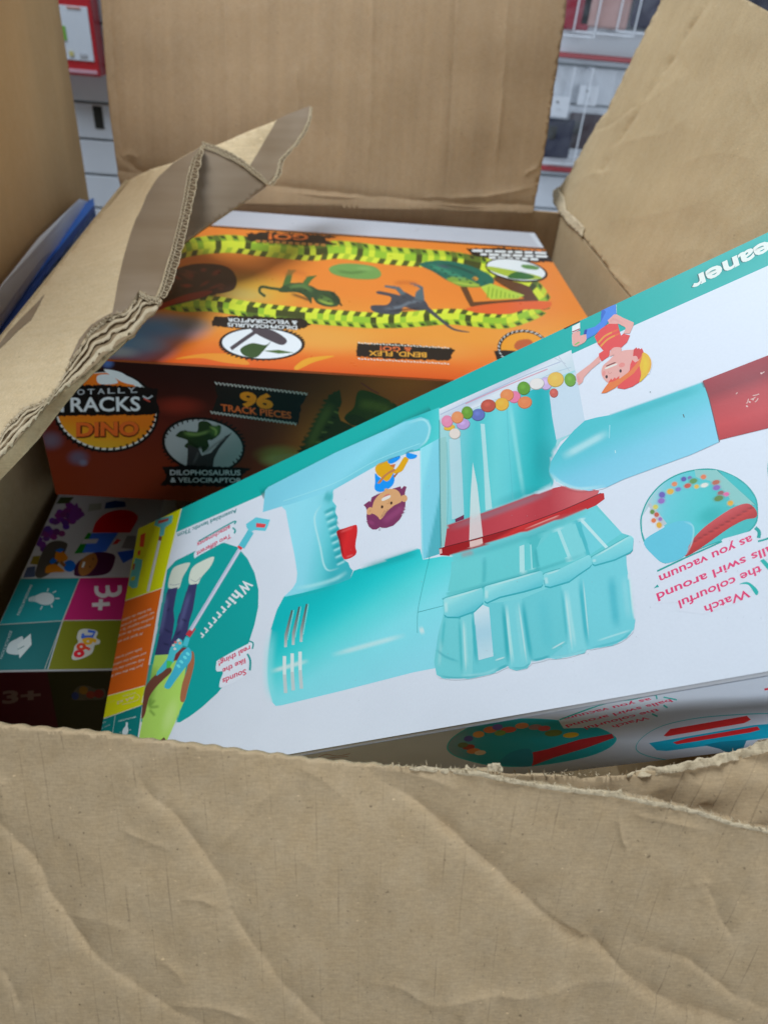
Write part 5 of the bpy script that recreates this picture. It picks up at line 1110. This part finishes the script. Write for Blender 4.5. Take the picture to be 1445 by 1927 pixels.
# canister
p.lv(72)
p.zoom(780, 640, 2.9205, (206, 220, 244))
p.poly([(135, 380), (860, 55), (935, 445), (870, 510), (800, 560), (750, 655), (770, 790), (170, 1130), (145, 1140), (138, 560)], (150, 208, 226))
p.poly([(135, 380), (860, 55), (882, 165), (140, 455)], (196, 212, 236), grad=((480, 190), (520, 330), [(0, (206, 220, 242)), (.35, (180, 198, 226)), (.55, (206, 220, 240)), (1, (190, 212, 232))]))
p.line([(142, 410), (400, 290), (620, 190), (800, 120)], 5, (150, 165, 205), .7); p.line([(280, 350), (520, 245), (730, 160)], 6, (196, 130, 160), .8); p.line([(142, 455), (330, 375), (560, 280), (740, 190), (860, 150)], 5, (160, 190, 215), .7)
for a, b in (((790, 90), (850, 170)), ((770, 100), (830, 130))): p.line([a, b], 4, (165, 180, 205), .6)
p.poly([(140, 460), (740, 240), (760, 400), (780, 560), (752, 650), (740, 720), (770, 790), (180, 1030), (160, 1120), (142, 900)], (60, 190, 205),
       grad=((150, 720), (780, 560), [(0, (150, 205, 220)), (.12, (120, 200, 220)), (.3, (70, 190, 206)), (.5, (100, 204, 220)), (.62, (92, 200, 218)), (.85, (10, 168, 182)), (1, (60, 182, 200))]), step=.0022)
p.blob((712, 660), 80, 170, -4, (0, 140, 156), .4); p.blob((560, 865), 190, 46, -20, (30, 146, 162), .35)
p.soft([(520, 330), (560, 600), (600, 860)], 26, (150, 224, 236), .5); p.line([(505, 330), (520, 620), (545, 930)], 3, (70, 170, 190), .5)
p.poly([(740, 290), (885, 170), (935, 445), (866, 512), (778, 548), (755, 420)], (186, 210, 236))
p.poly([(140, 540), (175, 530), (175, 1030), (165, 1130), (148, 1138)], (140, 196, 205)); p.line([(137, 440), (140, 800), (146, 1135)], 5, (50, 130, 140), .8); p.line([(176, 560), (185, 820), (176, 1090)], 4, (90, 170, 180), .6)
p.poly([(180, 1018), (420, 930), (770, 812), (830, 800), (1014, 828), (1005, 850), (780, 956), (500, 1052), (163, 1144)], (182, 62, 78), grad=((200, 1000), (900, 830), [(0, (170, 52, 68)), (.55, (186, 66, 80)), (.75, (172, 48, 62)), (1, (196, 96, 106))]))
p.soft([(180, 1040), (480, 935), (760, 830)], 40, (110, 120, 140), .5)
p.poly([(190, 545), (250, 538), (262, 740), (272, 958), (262, 972), (206, 986)], (190, 214, 234), alpha=.62); p.poly([(222, 985), (272, 960), (272, 985), (225, 1002)], (110, 40, 80))
p.poly([(362, 460), (385, 462), (405, 720), (426, 925), (390, 938), (380, 700)], (196, 226, 240), alpha=.62); p.poly([(320, 672), (345, 800), (376, 1088), (300, 1112), (308, 850)], (224, 234, 246), alpha=.72)
p.poly([(135, 1146), (300, 1105), (500, 1048), (780, 950), (1018, 842), (1040, 842), (1043, 874), (960, 935), (600, 1058), (390, 1128), (190, 1186), (140, 1182)], (186, 38, 42), grad=((560, 1020), (580, 1075), [(0, (150, 20, 28)), (.3, (196, 44, 46)), (1, (182, 32, 38))]))
p.line([(140, 1145), (500, 1046), (780, 948), (1022, 842)], 4, (70, 10, 16), .9); p.poly([(303, 1108), (372, 1090), (376, 1122), (304, 1142)], (240, 210, 214)); p.poly([(136, 1150), (150, 1146), (152, 1172), (138, 1176)], (230, 190, 196)); p.soft([(600, 1042), (740, 985), (800, 962)], 8, (240, 180, 180), .8)
BALL = [((855, 220), 32, 38, (104, 160, 60)), ((765, 292), 24, 26, (190, 92, 86)), ((722, 240), 34, 36, (190, 172, 226)), ((775, 218), 46, 42, (238, 200, 96)), ((672, 242), 42, 32, (216, 218, 226)), ((600, 266), 36, 38, (92, 150, 50)), ((548, 314), 36, 34, (232, 130, 180)), ((508, 304), 38, 34, (240, 150, 96)), ((606, 344), 40, 34, (236, 140, 92)), ((480, 354), 40, 36, (240, 190, 70)), ((350, 412), 38, 34, (92, 110, 190)), ((405, 362), 42, 36, (178, 80, 68)), ((290, 400), 32, 36, (98, 150, 54)), ((268, 464), 38, 30, (176, 150, 214)), ((192, 482), 32, 16, (240, 196, 70)), ((180, 448), 32, 34, (238, 150, 196)), ((236, 426), 34, 34, (242, 160, 112)), ((222, 516), 32, 30, (216, 210, 212))]
for q, rx, ry, k in BALL:
    d = tuple(int(x * .72) for x in k); l = tuple(min(255, int(x * 1.08 + 12)) for x in k)
    p.ell(q, rx, ry, -10, d, 22); p.ell((q[0] - 1, q[1] - 2), rx * .93, ry * .92, -10, k, 22); p.blob((q[0] - rx * .15, q[1] - ry * .25), rx * .6, ry * .55, -10, l, .7, 14)
# lower ribbed cone
p.lv(170)
p.poly([(205, 1178), (390, 1124), (600, 1056), (800, 985), (955, 928), (1000, 908), (1140, 1062), (1185, 1076), (1203, 1092), (1198, 1152), (1162, 1182), (1165, 1240), (1190, 1400), (1212, 1540), (1205, 1590), (1165, 1638), (1090, 1680), (945, 1702), (935, 1722), (780, 1755), (735, 1748), (640, 1772), (620, 1805), (560, 1818), (522, 1806), (515, 1790), (478, 1800), (440, 1832), (300, 1863), (258, 1860), (160, 1862), (122, 1840), (108, 1770), (130, 1620), (160, 1500), (158, 1425), (180, 1400), (200, 1290)], (84, 192, 214),
       grad=((640, 1080), (760, 1760), [(0, (104, 202, 218)), (.3, (92, 198, 214)), (.42, (120, 208, 226)), (.6, (108, 202, 222)), (1, (116, 204, 226))]), step=.0025)
# facets of the upper cone
for q, k in (([(215, 1192), (330, 1165), (385, 1262), (372, 1362), (165, 1415), (182, 1398)], (102, 203, 217)), ([(395, 1145), (598, 1086), (640, 1130), (652, 1282), (388, 1362), (390, 1250)], (98, 201, 216)), ([(600, 1086), (712, 1050), (668, 1150), (692, 1276), (652, 1286), (640, 1130)], (76, 187, 202)),
             ([(668, 1150), (780, 1030), (872, 1215), (692, 1276)], (96, 202, 218)), ([(780, 1030), (880, 1000), (950, 1182), (872, 1215)], (119, 208, 225)), ([(880, 1000), (906, 982), (965, 1178), (950, 1184)], (74, 187, 208)), ([(906, 982), (962, 935), (1000, 932), (1140, 1062), (965, 1180)], (107, 205, 227))):
    p.poly(q, k)
for q, k in (([(576, 1118), (602, 1110), (606, 1300), (578, 1308)], (171, 223, 236)), ([(778, 1036), (800, 1040), (868, 1212), (850, 1218)], (159, 220, 235)), ([(905, 990), (922, 982), (1066, 1140), (1050, 1148)], (182, 226, 241)), ([(634, 1126), (642, 1124), (650, 1262), (641, 1264)], (143, 216, 230))):
    p.poly(q, k)
p.soft([(385, 1180), (384, 1270), (378, 1355)], 26, (62, 173, 189), .6); p.soft([(662, 1140), (672, 1210), (686, 1275)], 22, (61, 171, 188), .7); p.soft([(200, 1205), (560, 1100), (950, 940)], 44, (71, 174, 190), .55); p.soft([(160, 1405), (400, 1345), (700, 1258), (960, 1168)], 22, (66, 173, 189), .6); p.soft([(900, 1010), (955, 1170)], 20, (65, 177, 198), .6)
p.soft([(250, 1185), (330, 1165)], 30, (170, 120, 130), .5)
# lower fins
for q, k in (([(165, 1500), (245, 1518), (258, 1850), (160, 1862), (122, 1840), (112, 1760)], (107, 203, 221)), ([(245, 1518), (318, 1492), (338, 1772), (300, 1860), (258, 1858)], (119, 207, 225)), ([(318, 1492), (412, 1446), (490, 1440), (520, 1790), (440, 1828), (320, 1856)], (102, 199, 219)), ([(490, 1438), (588, 1424), (640, 1775), (620, 1803), (560, 1816), (522, 1804)], (114, 205, 225)),
             ([(588, 1424), (740, 1360), (808, 1352), (835, 1668), (745, 1742), (640, 1770)], (101, 199, 219)), ([(806, 1352), (905, 1296), (948, 1690), (935, 1720), (850, 1738), (838, 1660)], (122, 208, 228)), ([(905, 1296), (975, 1240), (1162, 1186), (1165, 1240), (1190, 1400), (1212, 1540), (1205, 1590), (1165, 1638), (1090, 1680), (948, 1702)], (110, 204, 226))):
    p.poly(q, k)
for a, b, w, k, al in (((245, 1522), (262, 1850), 20, (74, 182, 200), .6), ((326, 1500), (345, 1790), 26, (71, 179, 198), .6), ((486, 1446), (516, 1790), 30, (68, 178, 197), .7), ((594, 1430), (646, 1770), 34, (71, 179, 200), .7), ((806, 1362), (838, 1668), 20, (81, 185, 204), .5), ((912, 1310), (952, 1690), 34, (78, 184, 206), .6), ((1080, 1290), (1112, 1590), 60, (62, 178, 204), .65), ((700, 1400), (740, 1720), 90, (88, 193, 215), .5)):
    p.soft([a, ((a[0] + b[0]) / 2 - 2, (a[1] + b[1]) / 2), b], w * .85, k, min(1, al * 1.15))
for a, b, w, k, al in (((276, 1540), (290, 1800), 22, (155, 220, 235), .6), ((508, 1450), (545, 1780), 14, (167, 224, 237), .8), ((836, 1370), (884, 1690), 26, (161, 221, 237), .7), ((1150, 1290), (1180, 1540), 44, (136, 212, 232), .6), ((560, 1440), (600, 1780), 30, (136, 213, 230), .5), ((1195, 1592), (1000, 1655), 14, (171, 224, 239), .6), ((150, 1640), (136, 1800), 24, (143, 213, 229), .6)):
    p.soft([a, ((a[0] + b[0]) / 2 - 2, (a[1] + b[1]) / 2), b], w * .85, k, min(1, al * 1.15))
# the four moulded rim blocks round the head
RIM = [[(160, 1428), (172, 1418), (366, 1362), (376, 1372), (378, 1440), (368, 1452), (330, 1488), (240, 1521), (180, 1520), (164, 1508)], [(384, 1362), (394, 1352), (690, 1268), (702, 1276), (706, 1340), (696, 1352), (600, 1380), (470, 1410), (398, 1442), (384, 1432)],
       [(708, 1292), (720, 1282), (800, 1258), (955, 1182), (968, 1190), (972, 1232), (962, 1246), (900, 1288), (850, 1325), (745, 1356), (716, 1350)], [(974, 1196), (986, 1186), (1175, 1080), (1192, 1078), (1203, 1092), (1198, 1150), (1185, 1164), (1100, 1205), (990, 1236), (976, 1228)]]
for r_ in RIM:
    r_ = np.array(r_, float); ce = r_.mean(0)
    p.poly(r_ + np.array([0, 9]), (52, 168, 190)); p.poly(r_, (120, 208, 228), grad=((ce[0] - 14, ce[1] - 50), (ce[0] + 14, ce[1] + 45), [(0, (146, 220, 236)), (.3, (124, 210, 229)), (.75, (112, 204, 225)), (1, (92, 194, 216))]))
    p.soft([r_[1] + (4, 6), (r_[1] + r_[2]) / 2 + (0, 7), r_[2] + (-4, 6)], 8, (196, 236, 246), .7)
    p.soft([r_[0] + (12, 8), r_[-1] + (12, -6)], 20, (190, 232, 244), .65); p.line([r_[0] + (-1, -2), r_[1] + (0, -3), r_[2] + (0, -3)], 3, (40, 152, 170), .7)
p.poly([(325, 1502), (375, 1456), (410, 1470), (434, 1738), (352, 1760), (340, 1620)], (192, 218, 242), grad=((370, 1470), (395, 1750), [(0, (200, 224, 244)), (.5, (160, 206, 234)), (1, (186, 218, 240))]))
for a, b, w, k, al in (((318, 1500), (338, 1775), 16, (52, 176, 196), .8), ((488, 1446), (518, 1790), 22, (44, 170, 190), .85), ((592, 1432), (642, 1772), 22, (46, 172, 194), .8), ((905, 1305), (950, 1692), 24, (52, 176, 200), .8), ((168, 1520), (150, 1700), 18, (60, 180, 198), .6), ((250, 1525), (262, 1845), 12, (70, 186, 204), .8), ((810, 1360), (842, 1668), 14, (66, 182, 204), .8)):
    p.soft([a, b], w, k, al)
for a, b, w in (((268, 1530), (284, 1830), 10), ((500, 1448), (536, 1795), 9), ((826, 1370), (868, 1715), 12), ((570, 1436), (618, 1785), 10), ((1176, 1260), (1204, 1540), 12), ((925, 1310), (958, 1650), 8)): p.soft([a, b], w, (196, 234, 246), .75)
p.soft([(130, 1842), (200, 1856), (300, 1852), (440, 1822)], 14, (58, 168, 188), .6); p.soft([(530, 1802), (600, 1800), (640, 1770)], 12, (58, 168, 188), .6); p.soft([(750, 1744), (850, 1732), (940, 1700)], 12, (60, 172, 192), .6); p.soft([(960, 1694), (1120, 1655), (1200, 1590)], 14, (60, 172, 194), .6)
p.soft([(640, 1764), (700, 1752), (745, 1735)], 18, (40, 160, 182), .7); p.soft([(440, 1822), (480, 1800), (516, 1786)], 16, (40, 160, 182), .7)
p.soft([(258, 1846), (380, 1834), (470, 1800)], 16, (150, 216, 234), .6); p.soft([(440, 1762), (500, 1742)], 9, (205, 234, 246), .8); p.soft([(750, 1700), (830, 1655)], 9, (205, 234, 246), .8); p.soft([(745, 1745), (840, 1735), (940, 1705)], 14, (150, 216, 236), .6)
p.soft([(120, 1700), (170, 1740), (250, 1770)], 16, (60, 170, 190), .6)
# nozzle and tube
p.lv(250)
p.zoom(0, 0, 1, (208, 222, 246))
p.poly([(1299, 857), (1340, 838), (1355, 828), (1445, 806), (1700, 735), (1900, 680), (1900, 440), (1445, 669), (1322, 717), (1332, 750), (1350, 815), (1352, 832)], (178, 44, 52), grad=((1390, 690), (1425, 812), [(0, (150, 34, 44)), (.25, (136, 28, 36)), (.45, (176, 50, 54)), (.75, (190, 56, 60)), (1, (170, 40, 46))]), step=.003)
p.poly([(1033, 888), (1037, 868), (1054, 840), (1080, 810), (1100, 792), (1122, 786), (1150, 781), (1290, 730), (1322, 718), (1334, 752), (1353, 832), (1300, 856), (1174, 902), (1140, 918), (1108, 924), (1072, 918), (1046, 906)], (112, 196, 228), grad=((1170, 780), (1205, 890), [(0, (70, 190, 210)), (.3, (88, 194, 220)), (.65, (118, 200, 236)), (1, (128, 204, 240))]), step=.0025)
p.line([(1322, 718), (1334, 752), (1353, 832)], 2, (80, 20, 30), .8)
p.soft([(1056, 862), (1147, 812)], 15, (178, 224, 242), .8); p.soft([(1035, 890), (1055, 908), (1090, 920), (1140, 914)], 7, (178, 226, 244), .7); p.line([(1147, 800), (1146, 825)], 2, (150, 214, 236), .7)
p.soft([(1150, 790), (1250, 755), (1325, 728)], 18, (40, 172, 192), .6)
for q in ((1410, 757), (1416, 752), (1405, 765), (1432, 703)): p.ell(q, 2.2, 1.6, 20, (226, 196, 200), 8)
p.line([(1285, 780), (1287, 786)], 2, (70, 90, 90)); p.ell((1223, 738), 1.2, 1.2, 0, (120, 140, 150), 6); p.line([(1157, 848), (1158, 853)], 1.6, (190, 230, 245))
# boy
p.lv(275)
p.zoom(1060, 560, 8.028, (208, 222, 246))
SKB = (226, 172, 172); RD = (216, 72, 74)
def cut(pts, k, sm=False):
    p.poly(pts, k, sm)
cut([(0, 445), (245, 325), (250, 350), (240, 372), (130, 420), (20, 478), (5, 470)], (84, 50, 40))
cut([(132, 440), (250, 378), (252, 460), (246, 490), (130, 545)], (226, 238, 252)); p.line([(132, 525), (248, 475)], 16, (150, 40, 60))
cut([(135, 552), (246, 510), (255, 575), (345, 560), (345, 640), (300, 690), (200, 735), (150, 730), (135, 690)], SKB, True); p.poly([(165, 712), (225, 670), (248, 675), (240, 690), (180, 725)], (128, 184, 110))
cut([(610, 120), (750, 55), (755, 110), (640, 160), (610, 150)], SKB)
cut([(572, 200), (640, 160), (790, 105), (800, 250), (690, 345), (640, 420), (480, 560), (350, 635), (345, 560), (310, 560), (320, 490), (480, 440), (560, 370), (600, 280)], (68, 130, 232)); p.poly([(572, 200), (610, 185), (640, 220), (605, 290), (560, 380)], (50, 104, 205))
p.poly([(305, 560), (318, 492), (360, 480), (345, 560)], (40, 70, 170))
cut([(470, 590), (560, 480), (680, 400), (820, 400), (840, 480), (870, 580), (905, 548), (1005, 575), (960, 680), (860, 770), (700, 800), (690, 890), (575, 970), (535, 900), (535, 850), (605, 805), (520, 710)], RD)
p.line([(525, 690), (620, 590), (730, 530)], 24, (246, 176, 76)); p.line([(560, 742), (660, 640), (775, 578)], 24, (246, 176, 76)); p.line([(730, 530), (825, 485)], 26, (228, 106, 66)); p.line([(775, 578), (848, 545)], 26, (228, 106, 66))
cut([(668, 345), (700, 320), (760, 260), (800, 255), (900, 310), (1062, 380), (1058, 420), (1000, 548), (905, 545), (940, 470), (930, 450), (830, 400), (690, 400)], SKB, False); p.soft([(700, 390), (760, 330), (900, 400)], 40, (206, 140, 145), .5)
cut([(535, 885), (560, 975), (420, 1090), (310, 1210), (290, 1280), (228, 1330), (205, 1270), (192, 1165), (400, 1010)], SKB); p.soft([(210, 1180), (240, 1300)], 60, (220, 140, 160), .6)
cut([(700, 890), (710, 810), (760, 760), (850, 755), (880, 790), (835, 845), (760, 870)], SKB, True)
cut([(600, 1030), (690, 950), (780, 860), (900, 805), (1040, 790), (1120, 800), (1150, 900), (1120, 1000), (1000, 1120), (900, 1200), (780, 1260), (680, 1290), (600, 1220), (572, 1130)], SKB, True)
cut([(1050, 880), (1060, 790), (1100, 756), (1118, 780), (1138, 762), (1155, 785), (1185, 768), (1212, 830), (1160, 920), (1090, 960)], (200, 62, 64))
cut([(1000, 1100), (1010, 1010), (1045, 935), (1080, 985), (1130, 960), (1160, 1040), (1172, 1160), (1142, 1285), (1040, 1350), (920, 1388), (810, 1370), (850, 1280), (940, 1180)], RD); p.ell((1082, 928), 40, 44, 0, SKB)
cut([(1190, 850), (1240, 842), (1300, 900), (1325, 1000), (1310, 1100), (1250, 1190), (1150, 1280), (1172, 1160), (1150, 1010)], (242, 200, 40), True); p.soft([(1220, 900), (1240, 1020), (1220, 1150)], 70, (250, 222, 40), .8); p.soft([(1300, 900), (1318, 1020), (1270, 1160)], 26, (226, 160, 40), .8)
cut([(570, 1450), (620, 1370), (680, 1290), (860, 1220), (1010, 1110), (1110, 990), (1205, 840), (1150, 1030), (1060, 1150), (900, 1270), (780, 1370), (640, 1445)], (236, 130, 66), False)
cut([(675, 1290), (720, 1225), (740, 1250), (775, 1205), (790, 1232), (845, 1185), (840, 1225), (760, 1270)], (216, 80, 70))
p.ell((882, 1022), 48, 34, -20, (236, 150, 150)); p.ell((610, 1150), 24, 40, 10, (236, 156, 158))
for q in ((652, 1200), (862, 1112)): p.ell(q, 18, 26, 0, (60, 40, 44))
cut([(640, 1035), (770, 980), (800, 985), (770, 1000), (650, 1050)], (120, 60, 58)); cut([(635, 1065), (700, 1035), (800, 1000), (812, 1012), (790, 1028), (640, 1085)], (246, 248, 252), True)
p.line([(680, 1120), (685, 1145), (710, 1150), (725, 1130)], 5, (190, 110, 115))
p.line([(625, 155), (755, 105)], 4, (226, 236, 250)); p.line([(800, 110), (803, 245)], 5, (200, 226, 240)); p.line([(130, 560), (135, 700), (165, 742), (240, 735)], 6, (190, 205, 220), .7)
# 'eaner'
p.lv(8)
p.zoom(1020, 400, 3.4, (208, 222, 246))
LT = (230, 244, 250)
p.soft([(935, 452), (1200, 330), (1440, 200)], 70, (0, 110, 115), .4)
for off_, k in (((-8, 4), (0, 96, 100)), ((0, 0), LT)):
    p.text('eaner', (1446 + off_[0], 176 + off_[1]), (944 + off_[0], 425 + off_[1]), (25, 92), k, .03)
p.text('Cl', (1640, 90), (1475, 168), (16, 84), LT, .03); p.text('Vacuum', (2300, -270), (1700, 58), (16, 84), LT, .03)
# round picture on the right and its words
p.lv(8)
def round_pic(E, txt=True):
    pass
p.zoom(1140, 840, 3.8525, (205, 222, 248))
CRR = (214, 62, 122)
oval = [(246, 560), (262, 470), (310, 370), (400, 270), (520, 200), (660, 165), (790, 165), (920, 210), (1020, 280), (1085, 370), (1100, 460), (1088, 560), (1000, 640), (800, 700), (560, 800), (430, 850), (340, 790), (270, 690)]
p.poly(oval, (0, 160, 166), True)
ov2 = [(668 + (x - 668) * .975, 510 + (y - 510) * .97) for x, y in oval]
p.poly(ov2, (90, 200, 222), True, grad=((300, 400), (1000, 420), [(0, (170, 205, 225)), (.2, (100, 200, 225)), (.6, (70, 196, 212)), (1, (60, 182, 194))]), step=.0022)
p.poly([(800, 170), (920, 215), (1015, 285), (1078, 372), (1085, 420), (1000, 340)], (50, 186, 200)); p.line([(805, 172), (900, 270), (1080, 425)], 6, (0, 130, 140))
p.poly([(640, 172), (800, 172), (1080, 425), (1020, 418), (930, 430), (860, 330), (750, 250), (650, 225)], (130, 196, 204)); p.blob((760, 500), 150, 90, -20, (10, 166, 176), .6)
p.poly([(262, 510), (320, 420), (380, 540), (430, 590), (350, 630), (290, 690), (262, 620)], (206, 222, 246)); p.poly([(300, 420), (320, 408), (440, 560), (400, 590)], (176, 196, 215))
for q, rx, ry, k in (((562, 238), 26, 20, (88, 86, 176)), ((605, 228), 20, 14, (110, 110, 180)), ((632, 252), 38, 22, (86, 146, 84)), ((705, 222), 26, 20, (230, 130, 90)), ((495, 274), 26, 20, (226, 140, 100)), ((590, 286), 34, 20, (190, 84, 66)), ((655, 292), 22, 18, (226, 190, 80)), ((712, 282), 36, 18, (214, 222, 226)), ((795, 262), 38, 20, (176, 100, 80)), ((800, 300), 36, 22, (130, 100, 190)), ((830, 338), 30, 18, (150, 90, 100)), ((870, 348), 28, 18, (226, 110, 180)), ((815, 378), 46, 24, (90, 130, 70)), ((900, 412), 28, 22, (226, 180, 60)), ((465, 328), 34, 24, (232, 190, 70)), ((522, 312), 28, 18, (120, 120, 200)), ((405, 352), 30, 26, (100, 92, 190)), ((400, 396), 34, 24, (140, 110, 200)), ((358, 440), 24, 20, (200, 200, 100)), ((335, 476), 22, 20, (96, 140, 70)), ((366, 496), 22, 20, (190, 90, 70)), ((345, 538), 24, 20, (230, 130, 80)), ((384, 572), 26, 26, (240, 190, 60)), ((392, 528), 18, 16, (150, 110, 190))):
    p.blob(q, rx * 1.25, ry * 1.3, -15, k, 1.0, 14); p.ell(q, rx * .7, ry * .8, -15, k, 16)
p.poly([(570, 795), (600, 720), (640, 660), (720, 580), (860, 480), (950, 432), (1030, 416), (1085, 462), (1085, 515), (1000, 535), (880, 600), (740, 700), (620, 780)], (182, 60, 66), True, grad=((760, 540), (830, 640), [(0, (196, 80, 88)), (.5, (176, 56, 62)), (.55, (130, 36, 40)), (.62, (190, 60, 60)), (1, (170, 46, 46))]))
p.poly([(274, 690), (400, 600), (500, 548), (590, 542), (628, 570), (628, 640), (600, 720), (565, 800), (430, 848), (340, 790)], (92, 194, 230), True); p.soft([(560, 545), (628, 580), (625, 680), (580, 790)], 14, (150, 216, 240), .8)
p.poly([(380, 920), (600, 800), (780, 730), (850, 670), (960, 640), (1060, 610), (1100, 640), (1090, 690), (1290, 660), (1330, 760), (1110, 840), (1100, 1000), (940, 1140), (700, 1220), (500, 1190), (520, 1130), (350, 1140), (330, 1060), (380, 1000)], (206, 222, 248))
p.line([(370, 905), (560, 815), (840, 690)], 12, (0, 160, 164), taper=False); p.line([(1080, 590), (1108, 620), (1104, 665)], 26, (0, 160, 166)); p.line([(1100, 690), (1180, 665), (1300, 600)], 14, (0, 160, 166)); p.poly([(345, 1030), (372, 1002), (384, 1020)], (0, 160, 166))
p.poly([(1115, 830), (1140, 815), (1185, 860), (1180, 905)], (20, 176, 180)); p.poly([(965, 1000), (1030, 985), (1100, 1045), (1085, 1078), (1030, 1005)], (20, 176, 180), True)
for s_, a, b in (('as you vacuum', (1050, 645), (380, 940)), ('balls swirl around', (1262, 690), (362, 1070)), ('the colourful', (1118, 862), (520, 1122)), ('Watch', (1030, 1035), (708, 1160))):
    p.text(s_, a, b, (18, 58), CRR, .02)
# right-hand oval, only its edge is in the photograph
p.zoom(0, 0, 1, (205, 222, 248))
p.ell((1530, 890), 88, 76, 20, (0, 158, 164), 40); p.ell((1530, 890), 84, 72, 20, (120, 206, 222), 40)
# dirt and scuffs
p.lv(340)
for x_, y_, a_, b_ in ((1412, 752, 9, 4), (1420, 757, 6, 7), (1404, 760, 4, 9), (1416, 745, 12, 3), (1434, 702, 4, 2), (1384, 742, 3, 3)): p.line([(x_, y_), (x_ + a_ * .5, y_ - b_ * .3), (x_ + a_, y_ - b_)], 1.8, (232, 206, 208), .8)
for _ in range(60):
    q = (rng.uniform(560, 1440), rng.uniform(900, 1330)); p.ell(q, rng.uniform(.4, 1.1), rng.uniform(.4, .9), rng.uniform(0, 180), (150, 160, 176), 6, alpha=.5)
p.build('front_panel', toy)
# ---- underside panel
q_ = Panel(cO - cn * TB, ca, cn, -cb, (.0012, WB_ - .0012, .0012, TB - .0012), (178, 178, 178))
q_.tint = np.array([.95, 1.0, 1.04]); q_.base((222, 224, 228))
q_.zoom(540, 1200, 1.5967, (150, 150, 152))
TD = (0, 128, 130)
q_.line([(95, 358), (120, 350), (150, 355), (190, 348)], 2, (120, 95, 90)); q_.line([(100, 364), (140, 360), (185, 356)], 2, (120, 95, 90))
ov = [(480, 325), (500, 296), (560, 262), (640, 246), (740, 242), (840, 250), (930, 268), (980, 292), (988, 310), (960, 335), (900, 358), (800, 378), (700, 388), (600, 382), (520, 362), (488, 345)]
q_.poly(ov, TD, True)
q_.poly([(734 + (x - 734) * .985, 314 + (y - 314) * .96) for x, y in ov], (0, 112, 118), True, grad=((500, 320), (980, 310), [(0, (90, 110, 116)), (.2, (0, 108, 114)), (1, (0, 120, 124))]))
for c_, rx, ry, k in (((545, 303), 18, 10, (60, 56, 110)), ((575, 290), 22, 11, (176, 120, 60)), ((610, 276), 26, 11, (170, 90, 50)), ((632, 268), 20, 10, (80, 60, 120)), ((665, 276), 30, 10, (150, 60, 46)), ((705, 264), 26, 10, (176, 110, 70)), ((640, 286), 22, 9, (90, 110, 50)), ((745, 268), 26, 9, (120, 90, 90)), ((772, 272), 24, 9, (150, 60, 60)), ((800, 286), 34, 11, (80, 90, 40)), ((852, 292), 30, 9, (190, 150, 40)), ((545, 328), 24, 9, (120, 40, 30)), ((560, 340), 26, 9, (150, 90, 50)), ((528, 322), 20, 9, (70, 80, 50)), ((580, 345), 22, 8, (176, 150, 120))):
    q_.ell(c_, rx * .8, ry * .9, -5, k, 14)
q_.poly([(735, 385), (732, 345), (780, 335), (880, 305), (975, 288), (982, 300), (900, 330), (800, 360)], (138, 26, 34)); q_.poly([(640, 376), (670, 345), (730, 334), (735, 382), (690, 386)], (0, 96, 110), True)
q_.poly([(815, 248), (960, 196), (1085, 178), (1110, 190), (1146, 185), (1150, 205), (1110, 225), (1110, 238), (1080, 258), (990, 266), (900, 270), (830, 272)], (214, 216, 220))
for s_, a, b in (('as you vacuum', (1088, 180), (826, 240)), ('balls swirl around', (1150, 184), (834, 262)), ('the colourful', (1112, 212), (890, 268)), ('Watch', (1080, 236), (974, 264))):
    q_.text(s_, a, b, (10, 8), (170, 30, 66), .02)
q_.line([(818, 246), (960, 195), (1030, 186), (1100, 172), (1110, 184)], 4, (0, 120, 110)); q_.line([(1130, 178), (1170, 186)], 4, (0, 120, 110)); q_.line([(1130, 202), (1142, 210)], 5, (0, 120, 110)); q_.line([(1095, 228), (1112, 236)], 5, (0, 120, 110))
ov = [(1046, 330), (1070, 295), (1130, 262), (1230, 240), (1340, 230), (1445, 226), (1560, 230), (1640, 250), (1660, 290), (1600, 335), (1480, 362), (1360, 374), (1240, 376), (1140, 368), (1070, 352)]
q_.poly(ov, TD, True); q_.poly([(1352 + (x - 1352) * .992, 302 + (y - 302) * .965) for x, y in ov], (205, 206, 214), True)
q_.poly([(1130, 294), (1150, 274), (1380, 234), (1392, 246), (1372, 256), (1140, 296)], (176, 34, 36)); q_.poly([(1086, 316), (1400, 262), (1560, 250), (1560, 286), (1370, 310), (1140, 340), (1110, 338)], (0, 118, 138)); q_.poly([(1158, 314), (1200, 302), (1412, 266), (1420, 276), (1390, 284), (1170, 320)], (178, 30, 36))
q_.poly([(1250, 322), (1300, 312), (1380, 306), (1370, 330), (1400, 350), (1340, 356), (1300, 334)], (0, 90, 108))
q_.poly([(1432, 152), (1500, 140), (1500, 146), (1434, 158)], (190, 30, 50))
q_.build('bottom_panel', toy)
